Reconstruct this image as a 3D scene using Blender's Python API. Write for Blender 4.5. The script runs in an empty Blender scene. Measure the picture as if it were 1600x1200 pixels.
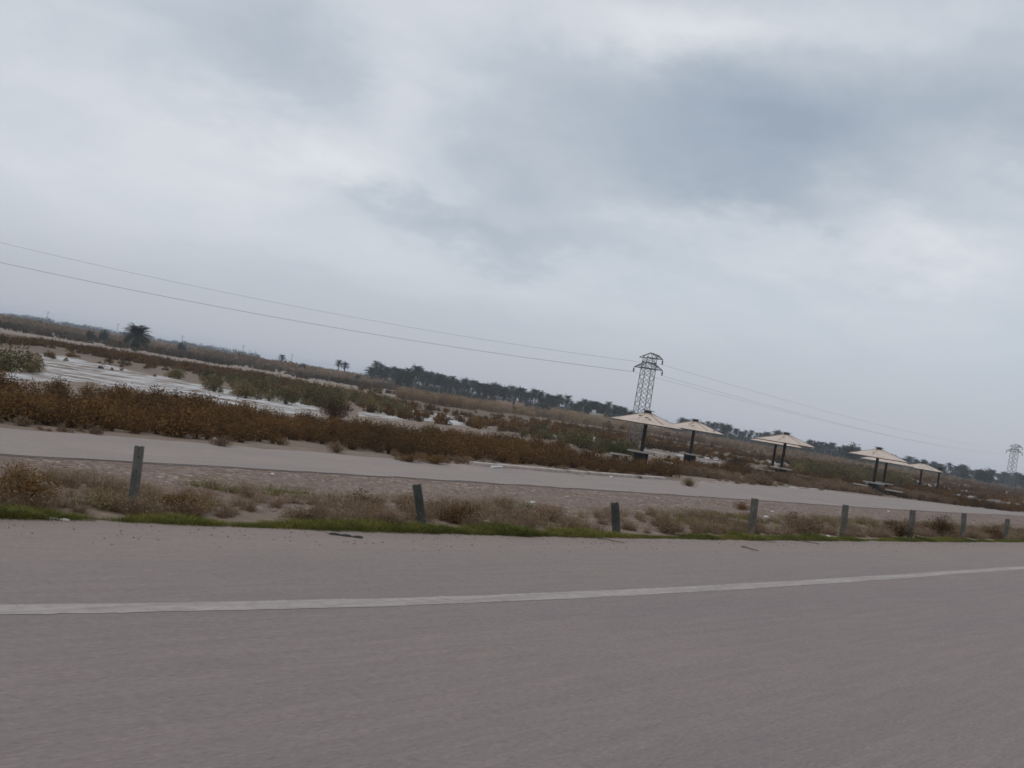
import bpy, math, random
import numpy as np
from mathutils import Vector, Matrix
S = bpy.context.scene
R_ = math.radians
random.seed(7); rng = np.random.default_rng(11)

# ------------------------------------------------------------ camera
F = 1550.0; CAMH = 1.7; ROLL = R_(9.4); PITCH = math.atan(23.6 / F)
cr, sr = math.cos(ROLL), math.sin(ROLL)
RX = np.array([1.0, 0, 0]); FW = np.array([0, math.cos(PITCH), math.sin(PITCH)]); UP = np.array([0, -math.sin(PITCH), math.cos(PITCH)])
cam_d = bpy.data.cameras.new('camera'); cam = bpy.data.objects.new('camera', cam_d); S.collection.objects.link(cam)
cx = cr * RX + sr * UP; cy = -sr * RX + cr * UP; cz = -FW
cam.matrix_world = Matrix(((cx[0], cy[0], cz[0], 0), (cx[1], cy[1], cz[1], 0), (cx[2], cy[2], cz[2], CAMH), (0, 0, 0, 1)))
cam_d.sensor_width = 36; cam_d.lens = F / 1600 * 36; cam_d.clip_start = 0.1; cam_d.clip_end = 20000
S.camera = cam
S.view_settings.view_transform = 'Standard'; S.view_settings.look = 'None'
S.view_settings.gamma = 1; S.view_settings.exposure = 0.0; S.view_settings.use_curve_mapping = False
S.cycles.filter_width = 1.6
S.cycles.max_bounces = 5; S.cycles.diffuse_bounces = 3; S.cycles.volume_bounces = 1
S.cycles.transparent_max_bounces = 8

def raydir(x, y):
    px, py = x - 800, y - 600
    a = px * cr + py * sr; b = -px * sr + py * cr
    return FW + (a / F) * RX - (b / F) * UP

# ------------------------------------------------------------ sky
SUN_EL, SUN_AZ = R_(48), R_(200)
W = bpy.data.worlds.new('World'); S.world = W; W.use_nodes = True
nt = W.node_tree; nt.nodes.clear()
def N(t, **k):
    n = nt.nodes.new(t)
    for a, v in k.items(): setattr(n, a, v)
    return n
def L(a, b): nt.links.new(a, b)
def M(op, a, b=None, c=None, clamp=False):
    n = N('ShaderNodeMath', operation=op, use_clamp=clamp)
    for i, v in enumerate((a, b, c)):
        if v is None: continue
        if isinstance(v, (int, float)): n.inputs[i].default_value = v
        else: L(v, n.inputs[i])
    return n.outputs[0]
def VM(op, a, b=None):
    n = N('ShaderNodeVectorMath', operation=op)
    for i, v in enumerate((a, b)):
        if v is None: continue
        if isinstance(v, (tuple, list)): n.inputs[i].default_value = v
        else: L(v, n.inputs[i])
    return n
tc = N('ShaderNodeTexCoord'); D0 = tc.outputs['Generated']
# stretch clouds: sample noise on the cloud-layer plane so they flatten toward the horizon
sep = N('ShaderNodeSeparateXYZ'); L(D0, sep.inputs[0])
zc = M('ADD', M('MAXIMUM', sep.outputs[2], 0.0), 0.30)
comb = N('ShaderNodeCombineXYZ'); L(M('DIVIDE', sep.outputs[0], zc), comb.inputs[0]); L(M('DIVIDE', sep.outputs[1], zc), comb.inputs[1])
P = comb.outputs[0]
def noise(vec, scale, detail=5, rough=.55, dist=0.0):
    n = N('ShaderNodeTexNoise'); L(vec, n.inputs['Vector'])
    n.inputs['Scale'].default_value = scale; n.inputs['Detail'].default_value = detail
    n.inputs['Roughness'].default_value = rough; n.inputs['Distortion'].default_value = dist
    return n
nd = noise(P, 2.0, 8, .62)
off = VM('SCALE', VM('SUBTRACT', nd.outputs['Color'], (.5, .5, .5)).outputs[0]); off.inputs['Scale'].default_value = .20
D = VM('ADD', D0, off.outputs[0]).outputs[0]
# cloud masses: (px, py, half-width px, half-height px, tilt in the sky, amount)  -> fixed directions of the sky
blobs = [(1350, 210, 230, 50, -.15, -.72), (1180, 290, 150, 60, -.1, -.80), (1060, 190, 190, 60, -.2, -.45), (1490, 190, 110, 50, -.3, -.5), (800, 220, 150, 60, .2, -.30), (870, 300, 120, 45, .1, -.3),
         (440, 95, 110, 45, .1, -.45), (230, 150, 120, 30, .3, -.08), (700, 345, 170, 24, .0, -.55), (1590, 110, 60, 90, 0, -.2), (380, 30, 120, 30, 0, -.2),
         (860, 25, 200, 50, 0, .6), (600, 110, 60, 60, .5, .6), (1100, 60, 140, 40, .1, .45), (330, 240, 260, 60, 0, .40), (560, 270, 160, 45, .2, .45), (660, 190, 70, 50, .4, .35),
         (1440, 40, 200, 30, .0, .30), (1520, 270, 130, 40, -.35, .60), (1360, 350, 140, 30, -.3, .55), (1180, 385, 200, 22, 0, .45), (160, 320, 220, 70, 0, .25), (60, 60, 160, 90, 0, .15),
         (700, 440, 400, 40, 0, .28), (1350, 480, 300, 40, 0, .15), (1420, 400, 150, 30, 0, .2)]
tot = None
for (bx_, by_, w, h, tl, amt) in blobs:
    c = raydir(bx_, by_); c /= np.linalg.norm(c)
    e1 = np.cross(c, [0, 0, 1.0]); e1 /= np.linalg.norm(e1); e2 = np.cross(e1, c)
    if tl:
        e1, e2 = e1 * math.cos(tl) + e2 * math.sin(tl), e2 * math.cos(tl) - e1 * math.sin(tl)
    d1 = VM('DOT_PRODUCT', D, tuple(e1 / (w / F))).outputs['Value']
    d2 = VM('DOT_PRODUCT', D, tuple(e2 / (h / F))).outputs['Value']
    q = M('MULTIPLY', M('ADD', M('MULTIPLY', d1, d1), M('MULTIPLY', d2, d2)), -.6)
    f = M('MULTIPLY', M('GREATER_THAN', VM('DOT_PRODUCT', D0, tuple(c)).outputs['Value'], 0.0), M('EXPONENT', q))
    f = M('MULTIPLY', f, amt); tot = f if tot is None else M('ADD', tot, f)
n1 = M('SUBTRACT', noise(P, 1.6, 7, .58, .4).outputs['Fac'], .5)
n2 = M('SUBTRACT', noise(P, 4.2, 8, .60, .5).outputs['Fac'], .5)
fade = M('MULTIPLY', M('SUBTRACT', sep.outputs[2], .02), 5.0, clamp=True)
nn = M('MULTIPLY', M('ADD', M('MULTIPLY', n1, .34), M('MULTIPLY', n2, .40)), fade)
fac = M('ADD', M('ADD', M('MULTIPLY', tot, .44), nn), .60, clamp=True)
ramp = N('ShaderNodeValToRGB'); L(fac, ramp.inputs[0])
cr_ = ramp.color_ramp; cr_.elements[0].position = .05; cr_.elements[0].color = (.335, .40, .485, 1)
cr_.elements[1].position = 1.0; cr_.elements[1].color = (.765, .785, .83, 1)
e = cr_.elements.new(.58); e.color = (.532, .583, .645, 1)
# horizon air
hz = N('ShaderNodeMapRange'); L(sep.outputs[2], hz.inputs[0]); hz.inputs[1].default_value = 0; hz.inputs[2].default_value = .14; hz.interpolation_type = 'SMOOTHSTEP'
mixh = N('ShaderNodeMix', data_type='RGBA'); L(hz.outputs[0], mixh.inputs[0]); mixh.inputs[6].default_value = (.475, .50, .555, 1); L(ramp.outputs[0], mixh.inputs[7])
# brighter overhead, where the cloud is thinnest
zen = N('ShaderNodeMapRange'); L(sep.outputs[2], zen.inputs[0]); zen.inputs[1].default_value = .42; zen.inputs[2].default_value = .85
zen.inputs[3].default_value = 10.0; zen.inputs[4].default_value = 15.5
cl = VM('SCALE', mixh.outputs[2]); L(zen.outputs[0], cl.inputs['Scale'])
sky = N('ShaderNodeTexSky', sky_type='NISHITA', sun_disc=False, sun_elevation=SUN_EL, sun_rotation=SUN_AZ)
mx = N('ShaderNodeMix', data_type='RGBA'); mx.inputs[0].default_value = .96; L(sky.outputs[0], mx.inputs[6]); L(cl.outputs[0], mx.inputs[7])
bg = N('ShaderNodeBackground'); L(mx.outputs[2], bg.inputs[0]); bg.inputs[1].default_value = .1
wo = N('ShaderNodeOutputWorld'); L(bg.outputs[0], wo.inputs[0])
# ------------------------------------------------------------ sun (overcast)
sd = bpy.data.lights.new('sun', 'SUN'); sd.energy = .7; sd.angle = R_(35); sd.color = (1, .92, .80)
sun = bpy.data.objects.new('sun', sd); S.collection.objects.link(sun)
v = Vector((math.sin(SUN_AZ) * math.cos(SUN_EL), math.cos(SUN_AZ) * math.cos(SUN_EL), math.sin(SUN_EL)))
sun.rotation_euler = v.to_track_quat('Z', 'Y').to_euler()

# ------------------------------------------------------------ geometry helpers
def unproj(x, y, z):
    d = raydir(x, y); t = (z - CAMH) / d[2]
    return np.array([d[0] * t, d[1] * t, z])
def proj(X, Y, Z):
    p0, p1, p2 = X, Y, Z - CAMH
    dep = p1 * FW[1] + p2 * FW[2]; ux = p0; uy = p1 * UP[1] + p2 * UP[2]
    dep = np.where(dep < .05, np.nan, dep)
    a = F * ux / dep; b = -F * uy / dep
    return 800 + a * cr - b * sr, 600 + a * sr + b * cr
RS = np.array([math.sin(R_(43.8)), math.cos(R_(43.8))]); RN = np.array([-RS[1], RS[0]])   # along / across the road
def polyline(pts, z, ext=(60, 600)):
    p = np.array([unproj(x, y, z)[:2] for x, y in pts])
    # work in road coordinates: n as a function of s, smooth, extended straight at both ends
    s = p @ RS; n = p @ RN
    k = np.polyfit(s, n, 2) if len(s) > 3 else None
    return s, n
def offs(pts, z):
    s, n = polyline(pts, z); o = np.argsort(s); s, n = s[o], n[o]
    def f(q):
        q = np.asarray(q, float); r = np.interp(q, s, n)
        m0 = (n[2] - n[0]) / (s[2] - s[0]) * .4; m1 = 0.0
        return np.where(q < s[0], n[0] + m0 * np.maximum(q - s[0], -25), r)
    return f
ZR = -.8
line_n = offs([(0, 952), (200, 950), (400, 946), (600, 941), (800, 934), (1000, 925), (1200, 914), (1400, 901), (1600, 887)], 0)
edge_n = offs([(0, 808), (200, 815), (400, 823.5), (600, 830), (800, 836), (1000, 840.5), (1200, 843.5), (1400, 845.5), (1600, 847)], 0)
fr_near = offs([(0, 710), (200, 721.5), (400, 733), (600, 745), (800, 757), (1000, 770), (1200, 783), (1300, 790), (1400, 796), (1500, 801.5), (1600, 806)], ZR)
fr_far = offs([(0, 669.5), (200, 684), (400, 700), (600, 716), (800, 733), (900, 741), (1000, 748), (1100, 754), (1200, 759.5), (1300, 768), (1400, 779), (1500, 791), (1600, 801)], ZR)
def sn(s, n): return np.array([s * RS[0] + n * RN[0], s * RS[1] + n * RN[1]])
def sst(a, b, x):
    t = np.clip((x - a) / (b - a), 0, 1); return t * t * (3 - 2 * t)
def zg(X, Y):
    X = np.asarray(X, float); Y = np.asarray(Y, float)
    s = X * RS[0] + Y * RS[1]; n = X * RN[0] + Y * RN[1]
    e = edge_n(s); fn = fr_near(s); ff = fr_far(s)
    z = ZR * sst(0, 1, np.clip((n - e - 1.2) / np.maximum(fn - e - 2.2, 1), 0, 1))
    strip = sst(.6, 2, n - e) * sst(.3, 1.2, fn - n)
    z = z + strip * (.035 * np.sin(X * 1.7 + Y * .9) * np.sin(X * .8 - Y * 1.9) + .03 * np.sin(X * 3.1 + 1) * np.sin(Y * 2.7))
    fld = sst(.4, 4, n - ff)
    z = z - .12 * fld + fld * (.05 * np.sin(X * .55 + 2) * np.sin(Y * .47 + X * .2) + .03 * np.sin(X * 1.3 - Y * .8) + .02 * np.sin(Y * 2.1 + X))
    far = sst(150, 500, Y)
    z = z + far * .25 * np.sin(X * .013 + 1.2) * np.sin(Y * .017)
    return z - .004
def ground_at(x, y):
    z = -.9
    for _ in range(5):
        p = unproj(x, y, z); z = float(zg(p[0], p[1]))
    return Vector((p[0], p[1], z))
def at_depth(x, y, Y):
    d = raydir(x, y); t = Y / d[1]; return Vector((d[0] * t, Y, CAMH + d[2] * t))
def inpoly(px, py, poly):
    c = np.zeros(px.shape, bool); n = len(poly); j = n - 1
    for i in range(n):
        xi, yi = poly[i]; xj, yj = poly[j]
        with np.errstate(divide='ignore', invalid='ignore'):
            c ^= ((yi > py) != (yj > py)) & (px < (xj - xi) * (py - yi) / (yj - yi + 1e-9) + xi)
        j = i
    return c
def tag(o, label=None, cat=None, group=None, kind=None):
    if label: o['label'] = label
    if cat: o['category'] = cat
    if group: o['group'] = group
    if kind: o['kind'] = kind
    return o
def link(o, parent=None):
    S.collection.objects.link(o)
    if parent is not None: o.parent = parent
    return o
def empty(name, loc=(0, 0, 0), rz=0, scale=1):
    o = bpy.data.objects.new(name, None); o.location = loc; o.rotation_euler = (0, 0, rz); o.scale = (scale,) * 3
    o.empty_display_size = .2; return link(o)
def mesh_np(name, V, Fc, mat, parent=None, var=None, smooth=False, attrs=None):
    """V (n,3), Fc (m,k) index array with k = 3 or 4, or a list of faces"""
    me = bpy.data.meshes.new(name)
    if isinstance(Fc, np.ndarray):
        k = Fc.shape[1]; me.vertices.add(len(V)); me.vertices.foreach_set('co', np.ascontiguousarray(V, np.float32).ravel())
        me.loops.add(Fc.size); me.loops.foreach_set('vertex_index', Fc.astype(np.int32).ravel())
        me.polygons.add(len(Fc)); me.polygons.foreach_set('loop_start', np.arange(0, Fc.size, k, dtype=np.int32))
        me.polygons.foreach_set('loop_total', np.full(len(Fc), k, np.int32))
        me.update(calc_edges=True)
    else:
        me.from_pydata([tuple(v) for v in V], [], Fc)
    if var is not None: attrs = dict(attrs or {}, var=var)
    for a, d in (attrs or {}).items():
        at = me.attributes.new(a, 'FLOAT', 'POINT'); at.data.foreach_set('value', np.ascontiguousarray(d, np.float32))
    if smooth: me.polygons.foreach_set('use_smooth', np.ones(len(me.polygons), bool))
    if mat: me.materials.append(mat)
    return link(bpy.data.objects.new(name, me), parent)
class MB:
    def __init__(s): s.v = []; s.f = []
    def add(s, V, Fc):
        o = len(s.v); s.v += [tuple(v) for v in V]; s.f += [tuple(i + o for i in f) for f in Fc]
    def box(s, c, d, rz=0, rx=0, taper=1.0, bev=0.0):
        m = Matrix.Translation(c) @ Matrix.Rotation(rz, 4, 'Z') @ Matrix.Rotation(rx, 4, 'X'); a, b, h = d[0] / 2, d[1] / 2, d[2] / 2
        if bev <= 0:
            vs = [m @ Vector((x * a * (taper if z > 0 else 1), y * b * (taper if z > 0 else 1), z * h)) for z in (-1, 1) for x, y in ((-1, -1), (1, -1), (1, 1), (-1, 1))]
            s.add(vs, [(3, 2, 1, 0), (4, 5, 6, 7), (0, 1, 5, 4), (1, 2, 6, 5), (2, 3, 7, 6), (3, 0, 4, 7)])
        else:
            ring = lambda A, B: [(-A + bev, -B), (A - bev, -B), (A, -B + bev), (A, B - bev), (A - bev, B), (-A + bev, B), (-A, B - bev), (-A, -B + bev)]
            vs = []
            for z, ins in ((-h, bev), (-h + bev, 0), (h - bev, 0), (h, bev)):
                vs += [m @ Vector((x * (1 - ins / max(a, .001)), y * (1 - ins / max(b, .001)), z)) for x, y in ring(a, b)]
            fs = [tuple(range(7, -1, -1)), tuple(range(24, 32))]
            for k in range(3):
                for i in range(8): j = (i + 1) % 8; fs.append((k * 8 + i, k * 8 + j, k * 8 + 8 + j, k * 8 + 8 + i))
            s.add(vs, fs)
    def tube(s, pts, rad, seg=8, cap=True):
        pts = [Vector(p) for p in pts]; rads = rad if isinstance(rad, (list, tuple)) else [rad] * len(pts)
        vs = []
        for i, p in enumerate(pts):
            t = (pts[min(i + 1, len(pts) - 1)] - pts[max(i - 1, 0)]).normalized()
            u = t.cross(Vector((0, 0, 1)) if abs(t.z) < .9 else Vector((1, 0, 0))).normalized(); w = t.cross(u)
            vs += [p + (u * math.cos(2 * math.pi * k / seg) + w * math.sin(2 * math.pi * k / seg)) * rads[i] for k in range(seg)]
        fs = [(i * seg + k, i * seg + (k + 1) % seg, (i + 1) * seg + (k + 1) % seg, (i + 1) * seg + k) for i in range(len(pts) - 1) for k in range(seg)]
        if cap: fs += [tuple(range(seg - 1, -1, -1)), tuple((len(pts) - 1) * seg + k for k in range(seg))]
        s.add(vs, fs)
    def build(s, name, mat, parent=None, smooth=False):
        me = bpy.data.meshes.new(name); me.from_pydata(s.v, [], s.f); me.update()
        if smooth: me.polygons.foreach_set('use_smooth', np.ones(len(me.polygons), bool))
        me.materials.append(mat); return link(bpy.data.objects.new(name, me), parent)
def copy_tree(o, parent=None):
    c = o.copy(); S.collection.objects.link(c); c.parent = parent
    for ch in [x for x in bpy.data.objects if x.parent == o]: copy_tree(ch, c)
    return c

# ------------------------------------------------------------ materials
def mat(name):
    global nt
    m = bpy.data.materials.new(name); m.use_nodes = True; nt = m.node_tree; nt.nodes.clear()
    b = N('ShaderNodeBsdfPrincipled'); o = N('ShaderNodeOutputMaterial'); L(b.outputs[0], o.inputs[0])
    b.inputs['Roughness'].default_value = .9
    b.inputs['Specular IOR Level'].default_value = .25
    return m, b
def c4(c): return (c[0], c[1], c[2], 1)
def mixc(f, a, b, blend='MIX'):
    n = N('ShaderNodeMix', data_type='RGBA', blend_type=blend)
    if isinstance(f, (int, float)): n.inputs[0].default_value = f
    else: L(f, n.inputs[0])
    for i, v in ((6, a), (7, b)):
        if isinstance(v, (tuple, list)): n.inputs[i].default_value = c4(v)
        else: L(v, n.inputs[i])
    return n.outputs[2]
def rmp(f, p0, p1, v0=0.0, v1=1.0):
    n = N('ShaderNodeMapRange', interpolation_type='SMOOTHSTEP'); L(f, n.inputs[0])
    for i, v in ((1, p0), (2, p1), (3, v0), (4, v1)): n.inputs[i].default_value = v
    return n.outputs[0]
def bump(b, h, strength, dist):
    n = N('ShaderNodeBump'); n.inputs['Strength'].default_value = strength; n.inputs['Distance'].default_value = dist
    L(h, n.inputs['Height']); L(n.outputs[0], b.inputs['Normal'])
def objco(rot=0, scale=(1, 1, 1)):
    t = N('ShaderNodeTexCoord')
    m0 = N('ShaderNodeMapping'); L(t.outputs['Object'], m0.inputs[0]); m0.inputs['Rotation'].default_value = (0, 0, rot)
    m = N('ShaderNodeMapping'); L(m0.outputs[0], m.inputs[0]); m.inputs['Scale'].default_value = scale
    return m.outputs[0]
def attr(a):
    n = N('ShaderNodeAttribute'); n.attribute_name = a; return n.outputs['Fac']
ANG = -math.atan2(RS[1], RS[0])
def road_mat(name, ca, cb, dust, dusty=.5, edge_dust=None):
    m, b = mat(name)
    o = objco(ANG); st = objco(ANG, (.10, 1.6, 1)); st2 = objco(ANG, (1.2, 9, 1))
    c = mixc(rmp(noise(st, .7, 5, .6).outputs['Fac'], .35, .65), ca, cb)
    c = mixc(rmp(noise(st2, 1.0, 4, .6).outputs['Fac'], .3, .75, 0, .35), c, dust)
    c = mixc(rmp(noise(o, .35, 6, .65, .5).outputs['Fac'], .45, .7, 0, dusty), c, dust)
    c = mixc(rmp(noise(objco(ANG, (.06, 1, 1)), 9, 5, .7).outputs['Fac'], .36, .64, .28, 0), c, (ca[0] * .62, ca[1] * .63, ca[2] * .65))
    sy = N('ShaderNodeSeparateXYZ'); L(o, sy.inputs[0])     # wind-blown dust gathers towards the outer edge
    ed = M('ADD', sy.outputs[1], M('MULTIPLY', M('SUBTRACT', noise(st, .9, 6, .65).outputs['Fac'], .5), 2.6))
    if edge_dust: c = mixc(rmp(ed, edge_dust - 2.2, edge_dust + .2, 0, .55), c, dust); c = mixc(rmp(ed, edge_dust - .35, edge_dust + .35, 0, .5), c, (.19, .145, .115))
    g = noise(objco(ANG, (.35, 1, 1)), 48, 4, .75).outputs['Fac']
    c = mixc(rmp(g, .50, .72, 0, .42), c, (ca[0] * 1.65, ca[1] * 1.6, ca[2] * 1.55))
    c = mixc(rmp(g, .30, .48, .50, 0), c, (ca[0] * .42, ca[1] * .42, ca[2] * .45))
    c = mixc(rmp(noise(objco(ANG, (.3, 1, 1)), 13, 5, .7).outputs['Fac'], .38, .62, .14, 0), c, (ca[0] * .5, ca[1] * .5, ca[2] * .53))
    c = mixc(rmp(noise(objco(ANG, (.05, 1, 1)), .55, 3, .5).outputs['Fac'], .5, .72, 0, .10), c, (ca[0] * .62, ca[1] * .63, ca[2] * .66))
    L(c, b.inputs['Base Color']); b.inputs['Roughness'].default_value = .85
    bump(b, g, .5, .006)
    return m
def VMo(op, a, b): return VM(op, a, b).outputs[0]
M_high = road_mat('worn_asphalt', (.212, .172, .160), (.194, .161, .155), (.245, .196, .166), .35, 8.3)
M_front = road_mat('dusty_asphalt', (.258, .212, .190), (.235, .196, .178), (.30, .243, .212), .7)

m, b = mat('faded_paint'); M_line = m
o = objco(ANG, (1, 1, 1)); st = objco(ANG, (.3, 4, 1))
w = rmp(noise(st, 2.2, 5, .65).outputs['Fac'], .36, .66)
c = mixc(w, (.34, .30, .275), (.262, .226, .206)); c = mixc(rmp(noise(o, 9, 5, .7).outputs['Fac'], .42, .7, 0, .6), c, (.205, .173, .155))
L(c, b.inputs['Base Color'])

m, b = mat('dry_earth'); M_ground = m
o = objco()
c = mixc(rmp(noise(o, .12, 6, .6).outputs['Fac'], .35, .65), (.210, .157, .120), (.160, .117, .088))
c = mixc(rmp(noise(o, 1.4, 6, .65).outputs['Fac'], .35, .7, 0, .6), c, (.135, .096, .070))
c = mixc(rmp(noise(o, 4.5, 5, .6).outputs['Fac'], .5, .72, 0, .45), c, (.27, .212, .172))
# gravel strip
vg = N('ShaderNodeTexVoronoi'); L(o, vg.inputs['Vector']); vg.inputs['Scale'].default_value = 11
vs2 = N('ShaderNodeSeparateXYZ'); L(vg.outputs['Color'], vs2.inputs[0])
pe = mixc(vs2.outputs[0], (.085, .058, .046), (.23, .165, .135)); pe = mixc(rmp(vs2.outputs[1], .86, .98, 0, .7), pe, (.46, .38, .32))
pe = mixc(rmp(noise(o, .9, 5, .6).outputs['Fac'], .4, .65, 0, .6), pe, (.135, .093, .074))
c = mixc(M('MULTIPLY', attr('gravel'), .85), c, pe)
# darker vegetated plain
c = mixc(M('MULTIPLY', attr('scrub'), rmp(noise(objco(0, (1, 1, 1)), .22, 6, .7).outputs['Fac'], .3, .6, .35, 1)), c, (.105, .074, .045))
c = mixc(attr('track'), c, mixc(noise(o, .6, 4).outputs['Fac'], (.20, .152, .118), (.25, .195, .158)))
# salt crust
st = objco(ANG, (.30, .62, 1))
sf = M('ADD', attr('salt'), M('MULTIPLY', M('SUBTRACT', noise(st, .75, 9, .68, 1.2).outputs['Fac'], .5), 2.0))
sc = mixc(rmp(noise(st, 3, 5, .6).outputs['Fac'], .35, .7), (.50, .495, .50), (.32, .29, .27))
c = mixc(rmp(sf, .46, .74), c, sc)
L(c, b.inputs['Base Color']); b.inputs['Roughness'].default_value = .95
hh = M('ADD', M('MULTIPLY', noise(o, 9, 4, .6).outputs['Fac'], .5), M('MULTIPLY', vg.outputs['Distance'], -.8))
bump(b, hh, .6, .04)

def foliage(name, stops, sc=2.0, transl=.12, rough=.85):
    """colours run over the per-plant value 'var'; a world-space noise adds lighter and darker clumps of leaves"""
    m, b = mat(name)
    r = N('ShaderNodeValToRGB'); rr = r.color_ramp
    f = M('ADD', M('MULTIPLY', attr('var'), .75), M('MULTIPLY', noise(objco(), sc, 3).outputs['Fac'], .28), clamp=True); L(f, r.inputs[0])
    for i, (p, c) in enumerate(stops):
        el = rr.elements[i] if i < 2 else rr.elements.new(p)
        el.position = p; el.color = c4(c)
    L(r.outputs[0], b.inputs['Base Color']); b.inputs['Roughness'].default_value = rough
    b.inputs['Specular IOR Level'].default_value = .15
    t = N('ShaderNodeBsdfTranslucent'); L(r.outputs[0], t.inputs[0]); ms = N('ShaderNodeMixShader'); ms.inputs[0].default_value = transl
    L(b.outputs[0], ms.inputs[1]); L(t.outputs[0], ms.inputs[2])
    out = [n for n in nt.nodes if n.type == 'OUTPUT_MATERIAL'][0]; L(ms.outputs[0], out.inputs[0])
    return m
M_rust = foliage('rust_saltbush', [(0, (.030, .018, .007)), (1, (.21, .115, .042)), (.35, (.074, .040, .013)), (.7, (.135, .068, .020))], .5)
M_tan = foliage('dry_tan_grass', [(0, (.095, .062, .036)), (1, (.31, .23, .15)), (.5, (.18, .12, .076))], 1)
M_reed = foliage('dry_reeds', [(0, (.072, .048, .028)), (1, (.34, .255, .165)), (.3, (.105, .066, .034)), (.7, (.195, .130, .076))], .15)
M_olive = foliage('olive_scrub', [(0, (.045, .038, .016)), (1, (.26, .19, .095)), (.4, (.088, .072, .028)), (.7, (.15, .115, .050))], .8)
M_green = foliage('green_bush', [(0, (.030, .034, .011)), (1, (.16, .13, .05)), (.5, (.066, .064, .020))], 1.5)
M_grass = foliage('verge_grass', [(0, (.036, .042, .010)), (1, (.25, .195, .07)), (.45, (.092, .098, .020)), (.75, (.165, .155, .036))], 2.5)
M_dark = foliage('dark_scrub', [(0, (.030, .023, .013)), (1, (.12, .085, .045)), (.5, (.055, .040, .021))], .3)
M_palm = foliage('palm_leaf', [(0, (.010, .015, .008)), (1, (.060, .064, .032)), (.5, (.024, .030, .016))], .6)
M_treef = foliage('tree_leaf', [(0, (.012, .016, .009)), (1, (.060, .060, .030)), (.5, (.026, .031, .017))], .4)

def simple(name, a, bb, sc=8, rough=.85, metal=0, str_=(1, 1, 1), bmp=.3, spec=.3):
    m, b = mat(name); o = objco(0, str_)
    n = noise(o, sc, 6, .65).outputs['Fac']
    L(mixc(rmp(n, .35, .68), a, bb), b.inputs['Base Color']); b.inputs['Roughness'].default_value = rough
    b.inputs['Metallic'].default_value = metal; b.inputs['Specular IOR Level'].default_value = spec
    bump(b, n, bmp, .01); return m
M_bark = simple('palm_bark', (.09, .07, .052), (.16, .13, .10), 6, str_=(1, 1, 4), bmp=.8)
M_post = simple('weathered_post', (.058, .058, .052), (.118, .114, .102), 14, .7, .0, (1, 1, .3))
M_postd = simple('dark_post', (.024, .027, .024), (.052, .055, .048), 14, .75, 0, (1, 1, .3))
M_steel = simple('galvanised_steel', (.10, .10, .105), (.19, .19, .195), 20, .6, .3)
M_insul = simple('insulator_glaze', (.03, .022, .02), (.05, .035, .03), 20, .3)
M_wire = simple('dull_wire', (.10, .10, .105), (.13, .13, .135), 2, .6, .2)
M_canopy = simple('faded_canopy', (.51, .42, .355), (.42, .34, .285), 1.6, .85)
M_seam = simple('canopy_seam', (.17, .12, .09), (.26, .19, .14), 6, .85)
M_hole = simple('torn_gap', (.02, .018, .016), (.04, .034, .03), 6, .95)
M_brown = simple('dark_brown_metal', (.022, .020, .018), (.045, .038, .032), 8, .6)
M_conc = simple('grey_concrete', (.30, .285, .265), (.38, .36, .335), 5, .9)
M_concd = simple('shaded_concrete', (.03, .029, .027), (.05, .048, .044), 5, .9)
M_kerb = simple('pale_kerb', (.40, .35, .315), (.30, .26, .235), 3, .9)
M_white = simple('white_litter', (.62, .62, .62), (.45, .44, .43), 9, .6)
M_black = simple('black_rubber', (.022, .022, .024), (.04, .038, .038), 20, .75)
M_wood = simple('grey_brown_wood', (.085, .062, .048), (.14, .105, .082), 12, .9)
M_wall = simple('pale_plaster', (.50, .50, .50), (.38, .375, .37), 1, .9)
M_mud = simple('mud_brick', (.30, .22, .165), (.23, .165, .125), 1.2, .95)
M_stone = foliage('pebble', [(0, (.09, .065, .053)), (1, (.36, .29, .25)), (.5, (.20, .15, .128))], 3, 0)

# ------------------------------------------------------------ ground sheet
azs = np.concatenate([np.arange(-38, 38.01, .085), np.arange(42, 322, 4.0)]) * math.pi / 180
dr = np.concatenate([np.arange(1000, 420, -30), np.arange(420, 130, -2.2), np.arange(130, 4, -.62), np.array([3.4, 2.8, 2.2, 1.7, 1.3, 1.0])])
rr_ = 2.6 * F / dr
A, Rr = np.meshgrid(azs, rr_); X = (Rr * np.sin(A)).ravel(); Y = (Rr * np.cos(A)).ravel()
X = np.append(X, 0); Y = np.append(Y, 0)
Z = zg(X, Y); nA, nR = len(azs), len(rr_)
i0 = (np.arange(nR - 1)[:, None] * nA + np.arange(nA)[None]).ravel(); i1 = (np.arange(nR - 1)[:, None] * nA + (np.arange(nA)[None] + 1) % nA).ravel()
Q = np.stack([i0, i0 + nA, i1 + nA, i1], 1)[:, ::1]
cI = nR * nA; T = np.stack([np.full(nA, cI), np.arange(nA), (np.arange(nA) + 1) % nA, (np.arange(nA) + 1) % nA], 1)
PX, PY = proj(X, Y, Z); PX = np.nan_to_num(PX, nan=-9e3); PY = np.nan_to_num(PY, nan=-9e3)
s_ = X * RS[0] + Y * RS[1]; n_ = X * RN[0] + Y * RN[1]
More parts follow.
